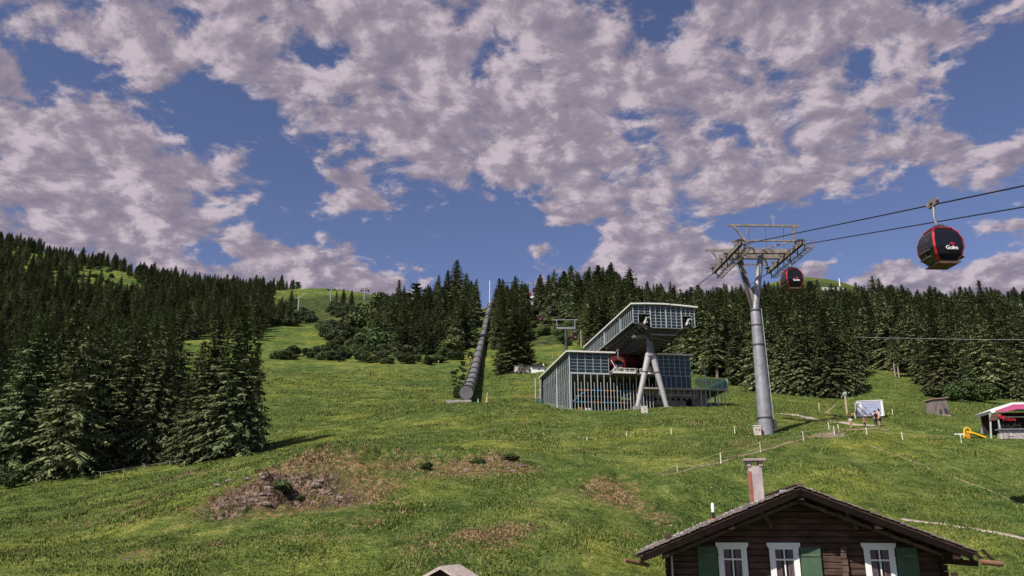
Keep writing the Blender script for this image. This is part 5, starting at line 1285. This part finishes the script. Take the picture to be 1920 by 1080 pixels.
# left edge fence below the left wood
LP = [(172, 890), (188, 893), (232, 887), (270, 881), (318, 873), (360, 868)]
prev = None
for i, (px, py) in enumerate(LP):
    g = hit(px, py); h = 8 * px2m(g); t = thing('fence_stake', g, 'short pale stake of the low fence along the foot of the left wood', 'stake', 'stakes along the left wood'); b = MB(); b.tube([(0, 0, -.1), (0, 0, h)], .045, 6); b.build('post', PWOOD, t)
b = MB(); pts = [hit(px, py) + Vector((0, 0, 8 * px2m(hit(px, py)) * .9)) for px, py in LP]; b.tube(pts, .015, 5); tag(b.build('fence_wire', STEEL), 'thin wire of the low fence along the left wood', 'wire')

# footpaths: strips laid on the ground
def path(pts, w, name, label, mat):
    P = [hit(*p) if len(p) == 2 else p for p in pts]; Q = []
    for a_, b_ in zip(P, P[1:]):
        n_ = max(2, int((b_ - a_).length / .35))
        Q += [a_.lerp(b_, i / n_) for i in range(n_)]
    Q.append(P[-1]); vs = []; fs = []
    for i, q in enumerate(Q):
        d = (Q[min(i + 1, len(Q) - 1)] - Q[max(i - 1, 0)]); s = Vector((d.y, -d.x, 0)).normalized(); ww = w * (1 + .35 * float(vnoise(np.array(i * .35), np.array(w), 5)))
        for k in (-1, -.4, .4, 1): x, y = q.x + s.x * ww * k, q.y + s.y * ww * k; vs.append((x, y, H(x, y) + (.035 if abs(k) < 1 else -.03)))
    for i in range(len(Q) - 1):
        for k in range(3): fs.append((i*4+k, i*4+k+1, (i+1)*4+k+1, (i+1)*4+k))
    b = MB(); b.add(vs, fs, True); tag(b.build(name, mat), label, kind='structure')
GRAV = pmat('pale_gravel', (.40, .33, .28), .95, var=.3, scale=2.5, bump=.01); EARTH = pmat('trodden_earth', (.24, .185, .12), .95, var=.4, scale=2.0)
path([(1690, 973), (1760, 982), (1830, 993), (1920, 1010), (2000, 1026)], .20, 'gravel_path', 'narrow pale gravel path behind the chalet', GRAV)
path([(1448, 775), (1490, 778), (1530, 786), (1560, 791), (1600, 796), (1650, 799)], .55, 'gravel_path', 'pale gravel path from the tower to the trailer', GRAV)
path([(1622, 832), (1660, 846), (1700, 860), (1745, 880)], .10, 'dirt_path', 'faint tan track running down the right slope, upper stretch', EARTH)
path([(1790, 896), (1830, 910), (1870, 926), (1925, 948)], .12, 'dirt_path', 'faint tan track running down the right slope, lower stretch', EARTH)
path([(1535, 818), (1560, 812), (1590, 806), (1625, 804), (1665, 806)], .32, 'gravel_path', 'narrow track past the trodden patch', EARTH)
path([(1240, 893), (1290, 880), (1352, 867), (1426, 846), (1507, 822), (1545, 816)], .18, 'dirt_path', 'faint trodden path along the rope fence', EARTH)

# stall at the right edge
def stall():
    t, g = on_ground('refreshment_stall', 1900, 822, 'wooden stall under a white and pink awning at the right edge', 'stall', rz=R(-6)); k = px2m(g)
    PINK = pmat('pink_awning', (.50, .10, .22), .6); DK = pmat('dark_timber', (.045, .032, .028), .9)
    X = lambda px: (px - 1900) * k; Zp = lambda py: (822 - py) * k
    for i, (y0, y1) in enumerate(((0, 2.6),)):
        b = MB(); b.prism([(X(1863), -.4, Zp(771)), (X(1905), -.4, Zp(756)), (X(1990), -.4, Zp(756)), (X(1990), -.4, Zp(765)), (X(1905), -.4, Zp(763)), (X(1866), -.4, Zp(776))], (0, 3.2, 0)); b.build('awning', WHITE, t)
        b = MB(); b.prism([(X(1872), -.46, Zp(771.5)), (X(1906), -.46, Zp(760)), (X(1990), -.46, Zp(760)), (X(1990), -.46, Zp(770)), (X(1912), -.46, Zp(769)), (X(1885), -.46, Zp(775))], (0, .05, 0)); b.build('valance', PINK, t)
    b = MB(); b.prism([(X(1866), -.3, Zp(776)), (X(1885), -.3, Zp(776)), (X(1872), -.3, Zp(789)), (X(1860), -.3, Zp(789))], (0, .1, 0)); [b.bar((X(1866 + 3 * i), -.34, Zp(776)), (X(1861 + 3 * i), -.34, Zp(789)), .04) for i in range(4)]; b.build('side_flap', pmat('brown_canvas', (.20, .12, .09), .9), t)
    for px in (1858, 1877, 1985): b = MB(); b.bar((X(px), -.2, -.3), (X(px + (6 if px < 1870 else 0)), -.2, Zp(776)), .11); b.build('post', pmat('pale_grey_post', (.45, .46, .44), .6), t)
    b = MB(); b.box((X(1935), 2.6, Zp(795)), (X(1990) - X(1868), .2, 2.6)); b.box((X(1990), 1.2, Zp(795)), (.2, 2.8, 2.6)); b.build('rear_wall', DK, t)
    st = pmat('field_stone', (.36, .33, .32), .9, var=.5, scale=6, bump=.05, col2=(.62, .58, .56)); rr = random.Random(6)
    b = MB()
    for r_ in range(3):
        x = X(1873) + .1 * r_
        while x < X(1990):
            w = rr.uniform(.25, .5); b.box((x + w / 2, rr.uniform(-.05, .03), -.1 + r_ * .26 + .13), (w * .94, .5, .24), rz=rr.uniform(-.03, .03)); x += w
    b.build('stone_counter', st, t)
    b = MB(); b.box((X(1932), -.1, Zp(806)), (X(1990) - X(1871), .75, .12)); b.build('counter_top', pmat('slate_grey', (.16, .16, .19), .6), t)
    b = MB()
    for i in range(14): b.box((X(1885 + i * 3), .8, Zp(798) + rr.uniform(-.1, .15)), (.12, .1, rr.uniform(.15, .4)))
    b.build('bottles', pmat('green_bottle', (.10, .12, .05), .3), t)
    b = MB()
    for i in range(5): b.bar((X(1880), -.5, Zp(784)), (X(1880) + .35 * math.cos(i * 1.25 + .3), -.5, Zp(784) + .16 * math.sin(i * 1.25) + .1), .09, .05)
    b.box((X(1881), -.5, Zp(784)), (.35, .12, .22)); b.build('red_pinwheel', RED, t)
    b = MB(); text('Pizzeria', .30, RED, t, Matrix.Translation((X(1899), -.32, Zp(788))) @ FACE_S, .01) if False else None
    b = MB()
    for i in range(9): b.box((X(1888 + i * 2.4), -.2, Zp(788) + rr.uniform(-.05, .05)), (.07, .05, rr.uniform(.12, .2)))
    b.build('red_garland', RED, t)
    b = MB(); b.bar((X(1886), -.2, Zp(783)), (X(1990), -.2, Zp(783)), .05); b.bar((X(1886), -.2, Zp(783)), (X(1886), -.2, Zp(790)), .05); b.build('board_frame', STEEL_B, t)
    t2, g2 = on_ground('stone_planter', 1855, 813, 'low stone planter with grey drum at the left corner of the stall', 'planter'); b = MB(); b.tube([(0, 0, -.1), (0, 0, .55)], [.42, .35], 9); b.build('planter', st, t2); b = MB(); b.tube([(-.5, .1, -.1), (-.5, .1, .55)], .2, 10); b.build('drum', STEEL, t2)
stall()
def slide():
    t, g = on_ground('childrens_slide', 1826, 822, 'yellow plastic slide with an arched handle on the grass left of the stall', 'slide', rz=R(-8))
    b = MB(); A = Vector((-.62, 0, .52)); B = Vector((.0, 0, .38)); C_ = Vector((.95, 0, -.02))
    for y in (-.22, .22): b.bar(A + Vector((0, y, .05)), B + Vector((0, y, .06)), .05, .16); b.bar(B + Vector((0, y, .06)), C_ + Vector((0, y, .06)), .05, .13)
    b.bar(A, B, .44, .05); b.bar(B, C_, .44, .05); b.build('chute', YEL, t)
    b = MB(); b.tube([(-.72, 0, .15), (-.72, 0, .55), (-.66, 0, .82), (-.45, 0, .95), (-.22, 0, .82), (-.14, 0, .5)], .075, 8)
    b.tube([(-.72, .3, -.1), (-.70, .2, .5), (-.45, .1, .9)], .06, 8); b.build('arched_handle', YEL, t)
    b = MB(); b.box((-.5, 0, .2), (.3, .4, .5)); b.build('steps', pmat('orange_plastic', (.55, .25, .03), .5), t)
slide()
# white sheds beside the single spruce
def sheds():
    t, g = on_ground('stone_shed', 983, 699, 'long low white walled shed in front of the single broad spruce', 'shed', rz=R(4)); k = px2m(g)
    b = MB(); b.box((0, 1.5, 6 * k), (38 * k, 3, 14 * k)); b.build('wall', pmat('patchy_limewash', (.50, .44, .42), .9, var=.3, scale=1.2, stretch=(3, 1, .6)), t)
    b = MB(); b.box((0, 1.5, 13.4 * k), (39 * k, 3.3, .12)); b.build('roof', CONC, t)
    t, g = on_ground('roofed_shed', 1009, 698, 'small white shed with dark roof joined to the long low shed', 'shed', rz=R(4)); b = MB(); b.box((0, 2, 5 * k), (24 * k, 3.4, 12 * k)); b.build('wall', WHITE, t)
    b = MB(); b.prism([(-13 * k, -.2, 10 * k), (11 * k, -.2, 10 * k), (9 * k, 2.6, 17 * k), (-12 * k, 2.6, 17 * k)], (0, 0, .2)); b.build('roof', BLACK, t)
    b = MB(); b.box((11 * k, 1.5, 9 * k), (2.4 * k, 1, 18 * k)); b.build('chimney', FASCIA, t); b = MB(); b.box((2 * k, .28, 6 * k), (2.5 * k, .1, 2.5 * k)); b.build('window', TINT, t)
sheds()
def hydrant_box():
    t, g = on_ground('concrete_box', 1209, 775, 'pale concrete box marked H on the grass bank below the forked leg', 'box'); k = px2m(g)
    b = MB(); b.box((0, .3, 6 * k), (11 * k, .6, 13 * k)); b.build('body', pmat('pale_concrete', (.58, .52, .47), .8), t)
    b = MB(); b.box((0, .3, 13 * k), (12 * k, .7, 1.2 * k)); b.build('lid', FASCIA, t)
    text('H', .42, pmat('grey_print', (.22, .22, .26)), t, Matrix.Translation((.02, -.015, 7 * k)) @ FACE_S, .006)
hydrant_box()
t, g = on_ground('signal_post', 902, 757, 'yellowish wooden marker post with a small pale cone right of the tube foot', 'post', Y=140); b = MB(); b.tube([(1.0, 0, -.3), (1.1, 0, 2.2)], [.3, .06], 8); b.build('post', pmat('faded_yellow', (.50, .38, .20), .8), t); b = MB(); b.tube([(-.5, 0, -.2), (-.5, 0, 1.1)], [.25, .04], 10); b.build('cone', pmat('pale_teal', (.35, .55, .50), .6), t)
t, g = on_ground('lamp_post', 882, 681, 'tiny post with a bright yellow top beside the ribbed tube', 'post'); b = MB(); b.tube([(0, 0, -.2), (0, 0, 1.6)], .14, 8); b.build('post', STEEL_D, t); b = MB(); b.sphere((0, 0, 1.8), .32, 10, 6); b.build('head', YEL, t)
for i, (px, py) in enumerate([(649, 692), (680, 692), (822, 682), (873, 686), (1036, 672), (1020, 694), (1537, 770)]):
    t, g = on_ground('marker_stake', px, py, 'tiny pale marker stake standing on the upper meadow', 'stake', 'marker stakes on the upper meadow'); b = MB(); b.tube([(0, 0, -.1), (0, 0, 1.0)], .09, 6); b.build('stake', PWOOD, t)
for px, py, lab in ((418, 599, 'tiny white hut glimpsed between trees on the left hillside'), (337, 577, 'tiny pale rock face showing between trees on the left hillside')):
    g = hit(px, py); t = thing('tiny_hut' if px > 400 else 'pale_rock', g, lab, 'hut' if px > 400 else 'rock')
    b = MB()
    if px > 400:
        b.box((0, 0, 1), (4.5, 3, 2.4)); b.build('wall', WHITE, t); b = MB(); b.prism([(-2.8, -2, 2.2), (2.8, -2, 2.2), (0, -2, 3.6)], (0, 4, 0)); b.build('roof', STEEL, t)
    else: b.sphere((0, 0, 1.0), 2.2, 7, 4, (1.2, .6, .7)); b.build('stone', CONC, t)

# rocks cropping out of the knoll
def rocks():
    RK = pmat('knoll_rock', (.05, .038, .030), .95, var=.8, scale=4.0, bump=.15, col2=(.25, .19, .165), detail=10)
    rg = np.random.default_rng(12)
    for i, (px, py, r, fl, lab) in enumerate([(478, 932, 1.15, .55, 'large broken rock face left of the fern in the knoll'), (500, 926, .55, .5, 'jagged rock between the large face and the dark cleft'), (440, 938, 1.1, .5, 'low rock at the left foot of the large rock face'), (624, 914, 1.0, .55, 'pale smooth boulder right of the dark cleft'),
            (645, 932, .7, .6, 'small pale rock below the smooth boulder'), (655, 948, .55, .6, 'lowest white streaked stone of the knoll'), (548, 905, 1.1, .7, 'overhanging dark rock above the fern cleft'), (350, 890, .8, .4, 'flat stone breaking the turf below the left wood'), (972, 872, .6, .6, 'small whitish rock under the twiggy bush'), (600, 885, .7, .5, 'rock half buried near the top of the knoll'), (236, 1050, .35, .6, 'little stone in the turf near the bottom left')]):
        g = hit(px, py); n_, m_ = 48, 26; th = np.linspace(0, 2 * np.pi, n_, endpoint=False); ph = np.linspace(.02, np.pi - .02, m_); T, Pq = np.meshgrid(th, ph, indexing='ij')
        X, Y_, Z = np.cos(T) * np.sin(Pq), np.sin(T) * np.sin(Pq), np.cos(Pq)
        k = 1 + .55 * fbm(X * 1.7 + Z * 1.3 + i * 7, Y_ * 1.7 - Z * 1.9, 5, i) ; k = np.round(k * 7) / 7 * .5 + k * .5
        V = np.stack([X * k * r * 1.15, Y_ * k * r * .7, Z * k * r * fl], -1).reshape(-1, 3); idx = np.arange(n_ * m_).reshape(n_, m_)
        q = np.stack([idx[:, :-1], np.roll(idx, -1, 0)[:, :-1], np.roll(idx, -1, 0)[:, 1:], idx[:, 1:]], -1).reshape(-1, 4)
        me = mesh_np('rock', V, q[:, ::-1], [RK]); o = bpy.data.objects.new('rock', me); COL.objects.link(o); o.scale = (.8, .8, .8); o.location = g + Vector((0, .35 * r, -.28 * r)); o.rotation_euler = (0, 0, rg.uniform(-.4, .4)); tag(o, lab, 'rock')
rocks()
def stones():
    RK = pmat('small_stone', (.13, .095, .07), .95, var=.7, scale=6, bump=.03, col2=(.36, .28, .23)); rr = random.Random(21)
    for i in range(34):
        px = rr.gauss(545, 75) if i < 26 else rr.gauss(930, 40); py = rr.uniform(885, 950) if i < 26 else rr.uniform(858, 885)
        g = hit(px, py); b = MB(); r = rr.uniform(.12, .38); b.sphere((0, 0, 0), 1, 7, 5, (r, r * .8, r * .6))
        b.v = [(x * rr.uniform(.75, 1.2), y * rr.uniform(.75, 1.2), z * rr.uniform(.8, 1.2)) for x, y, z in b.v]; b.sm = [False] * len(b.sm)
        o = b.build('stone', RK); o.location = g; knoll = i < 26
        tag(o, 'small brown stone lying loose on the rocky knoll' if knoll else 'small stone on the brow right of the knoll', 'stone', 'loose stones on the knoll' if knoll else 'loose stones on the brow')
stones()

# ------------------------------------------------------------------ grass tufts
def grass():
    rg = np.random.default_rng(2); n0 = 900000
    L = rg.uniform(math.log(34), math.log(230), n0); Y = np.exp(L); a = rg.uniform(-.70, .70, n0)
    X = a * Y; Z = height(X, Y)
    keep = fbm(X / 2.2, Y / 2.2, 3, 31) + rg.normal(0, .35, n0) > -.02
    X, Y, Z = X[keep], Y[keep], Z[keep]; n = len(X)
    s = (.050 + .0009 * Y) * rg.uniform(.5, 1.35, n) * (1 + .9 * np.clip(fbm(X / 3.1, Y / 3.1, 2, 77), -.5, .8)); ang = rg.uniform(0, 6.28, n); w = s * .42
    dx, dy = np.cos(ang) * w, np.sin(ang) * w; lx, ly = rg.normal(0, .35, n) * s, rg.normal(0, .35, n) * s
    V = np.stack([np.stack([X - dx, Y - dy, Z - .03], -1), np.stack([X + dx, Y + dy, Z - .03], -1), np.stack([X + lx, Y + ly, Z + s], -1)], 1).reshape(-1, 3)
    m = bpy.data.materials.new('grass_blades'); m.use_nodes = True; nt = m.node_tree; b = nt.nodes['Principled BSDF']
    gi = nt.nodes.new('ShaderNodeNewGeometry'); tc = nt.nodes.new('ShaderNodeTexCoord')
    f = noise(nt, tc.outputs['Object'], .5, 5, .65)
    k = math_(nt, 'ADD', math_(nt, 'MULTIPLY', gi.outputs['Random Per Island'], .42), math_(nt, 'MULTIPLY', f, .6))
    c = ramp(nt, k, [(.2, (.022, .038, .009)), (.45, (.076, .108, .023)), (.62, (.145, .175, .045)), (.82, (.30, .29, .10))])
    at_ = nt.nodes.new('ShaderNodeAttribute'); at_.attribute_name = 'dryness'
    c = mix(nt, at_.outputs['Fac'], c, ramp(nt, gi.outputs['Random Per Island'], [(.1, (.05, .034, .018)), (.5, (.22, .14, .075)), (.9, (.42, .28, .16))]))
    nt.links.new(c, b.inputs['Base Color']); b.inputs['Roughness'].default_value = .8; b.inputs['Specular IOR Level'].default_value = .1
    me = mesh_np('grass', V, np.arange(len(V)).reshape(-1, 3), [m])
    dry = np.zeros(n)
    for (px, py, r, k_) in DRY:
        p = hit(px, py); dry += k_ * np.exp(-((X - p.x) ** 2 + (Y - p.y) ** 2) / (r * r))
    dry = np.clip((dry + fbm(X / 1.2, Y / 1.2, 3, 8) * 1.1 - .45) * 1.7, 0, 1); dry = (rg.random(n) < dry).astype(np.float32)
    at2 = me.attributes.new('dryness', 'FLOAT', 'POINT'); at2.data.foreach_set('value', np.repeat(dry, 3))
    o = bpy.data.objects.new('grass', me); COL.objects.link(o); tag(o, 'rough grass and dry tufts covering the near meadow', 'grass', kind='stuff')
grass()

# ------------------------------------------------------------------ people
def skin_mesh(name, chains, mat, parent, sub=1):
    vs = []; es = []; rs = []; idx = {}
    for ch in chains:
        prev = None
        for (p, r) in ch:
            key = tuple(round(c, 3) for c in p)
            if key not in idx: idx[key] = len(vs); vs.append(p); rs.append(r)
            if prev is not None: es.append((prev, idx[key]))
            prev = idx[key]
    me = bpy.data.meshes.new(name); me.from_pydata(vs, es, []); me.update(); o = link_mesh(name, me, mat, parent)
    md = o.modifiers.new('skin', 'SKIN'); md.use_smooth_shade = True
    for v, r in zip(me.skin_vertices[0].data, rs): v.radius = (r, r)
    me.skin_vertices[0].data[0].use_root = True
    o.modifiers.new('sub', 'SUBSURF').levels = sub; o.modifiers['sub'].render_levels = sub
    return o
SKIN = pmat('skin', (.50, .30, .22), .6, var=.05)
def person(px, py, h, label, shirt, trousers, hair, rz=0, shorts=False, arm=0.0, pack=None, hairlen=0):
    g = hit(px, py); t = thing('person', g, label, 'person', None, rz); s = h / 1.75
    J = lambda x, y, z: (x * s, y * s, z * s)
    body = [[(J(0, 0, .93), .13*s), (J(0, 0, 1.15), .12*s), (J(0, 0, 1.38), .135*s), (J(0, 0, 1.49), .055*s), (J(0, -.01, 1.56), .07*s), (J(0, -.01, 1.66), .085*s), (J(0, 0, 1.72), .05*s)]]
    for sg in (-1, 1):
        st = .07 * sg * (1 if sg > 0 else 1)
        body.append([(J(0, 0, .93), .13*s), (J(.09*sg, 0, .88), .10*s), (J(.10*sg, -.04 + st*.5, .48), .062*s), (J(.105*sg, st, .09), .042*s), (J(.11*sg, st - .12, .03), .035*s)])
        e = J(.27*sg, -.03 - arm * .12, 1.13); w_ = J(.27*sg - arm*.10*sg, -.10 - arm * .2, .90 + arm * .28)
        body.append([(J(0, 0, 1.38), .135*s), (J(.19*sg, 0, 1.40), .06*s), (e, .042*s), (w_, .028*s), ((w_[0], w_[1] - .05*s, w_[2] - .07*s), .035*s)])
    skin_mesh('body', body, SKIN, t)
    sh = [[(J(0, 0, .90), .145*s), (J(0, 0, 1.15), .14*s), (J(0, 0, 1.39), .15*s), (J(0, 0, 1.46), .075*s)]]
    for sg in (-1, 1): sh.append([(J(0, 0, 1.39), .15*s), (J(.19*sg, 0, 1.41), .078*s), (J(.245*sg, -.02 - arm * .05, 1.22), .062*s)])
    skin_mesh('shirt', sh, shirt, t)
    tr = [[(J(0, 0, .97), .13*s), (J(0, 0, .90), .145*s)]]
    for sg in (-1, 1):
        st = .07 * sg; leg = [(J(0, 0, .90), .145*s), (J(.09*sg, 0, .84), .115*s), (J(.10*sg, -.04 + st*.5, .50), .08*s)]
        if not shorts: leg.append((J(.105*sg, st, .10), .06*s))
        tr.append(leg)
    skin_mesh('trousers', tr, trousers, t)
    b = MB(); b.sphere(J(0, .02, 1.67), .105 * s, 10, 7, (.95, 1.05, 1.0))
    if hairlen: b.sphere(J(0, .06, 1.55), .09 * s, 8, 6, (.9, .7, 1.5))
    b.build('hair', hair, t)
    for sg in (-1, 1): b = MB(); b.sphere(J(.11*sg, .07*sg - .08, .035), .07 * s, 8, 5, (.7, 1.9, .6)); b.build('shoe', BLACK, t)
    if pack: b = MB(); b.sphere(J(0, .17 if rz == 0 else .17, 1.2), .2 * s, 10, 8, (.8, .6, 1.25)); b.build('backpack', pack, t)
BK = pmat('black_cloth', (.02, .02, .025), .9); HB = pmat('dark_hair', (.015, .012, .012), .6); PK = pmat('pale_pink_cloth', (.66, .50, .48), .9); WC = pmat('white_cloth', (.66, .66, .68), .9); OR = pmat('orange_brown_cloth', (.45, .20, .08), .9); MG = pmat('magenta_grey_cloth', (.24, .09, .11), .9)
person(1643, 799, 1.50, 'left adult of two, pale pink top, black trousers, dark rucksack', PK, BK, HB, R(170), pack=BK, arm=.6)
person(1651, 800, 1.72, 'right adult of two, taller, long dark hair, light shirt, black shorts', PK, BK, HB, R(200), shorts=True, arm=.8, hairlen=1)
person(1596, 804, 1.12, 'small child in white top and orange shorts walking on the path', WC, OR, HB, R(-20), shorts=True, arm=.5)
person(1622, 802, 1.02, 'small child in dark reddish clothes standing on the path', MG, BK, pmat('brown_hair', (.12, .05, .03)), R(150), arm=.3)
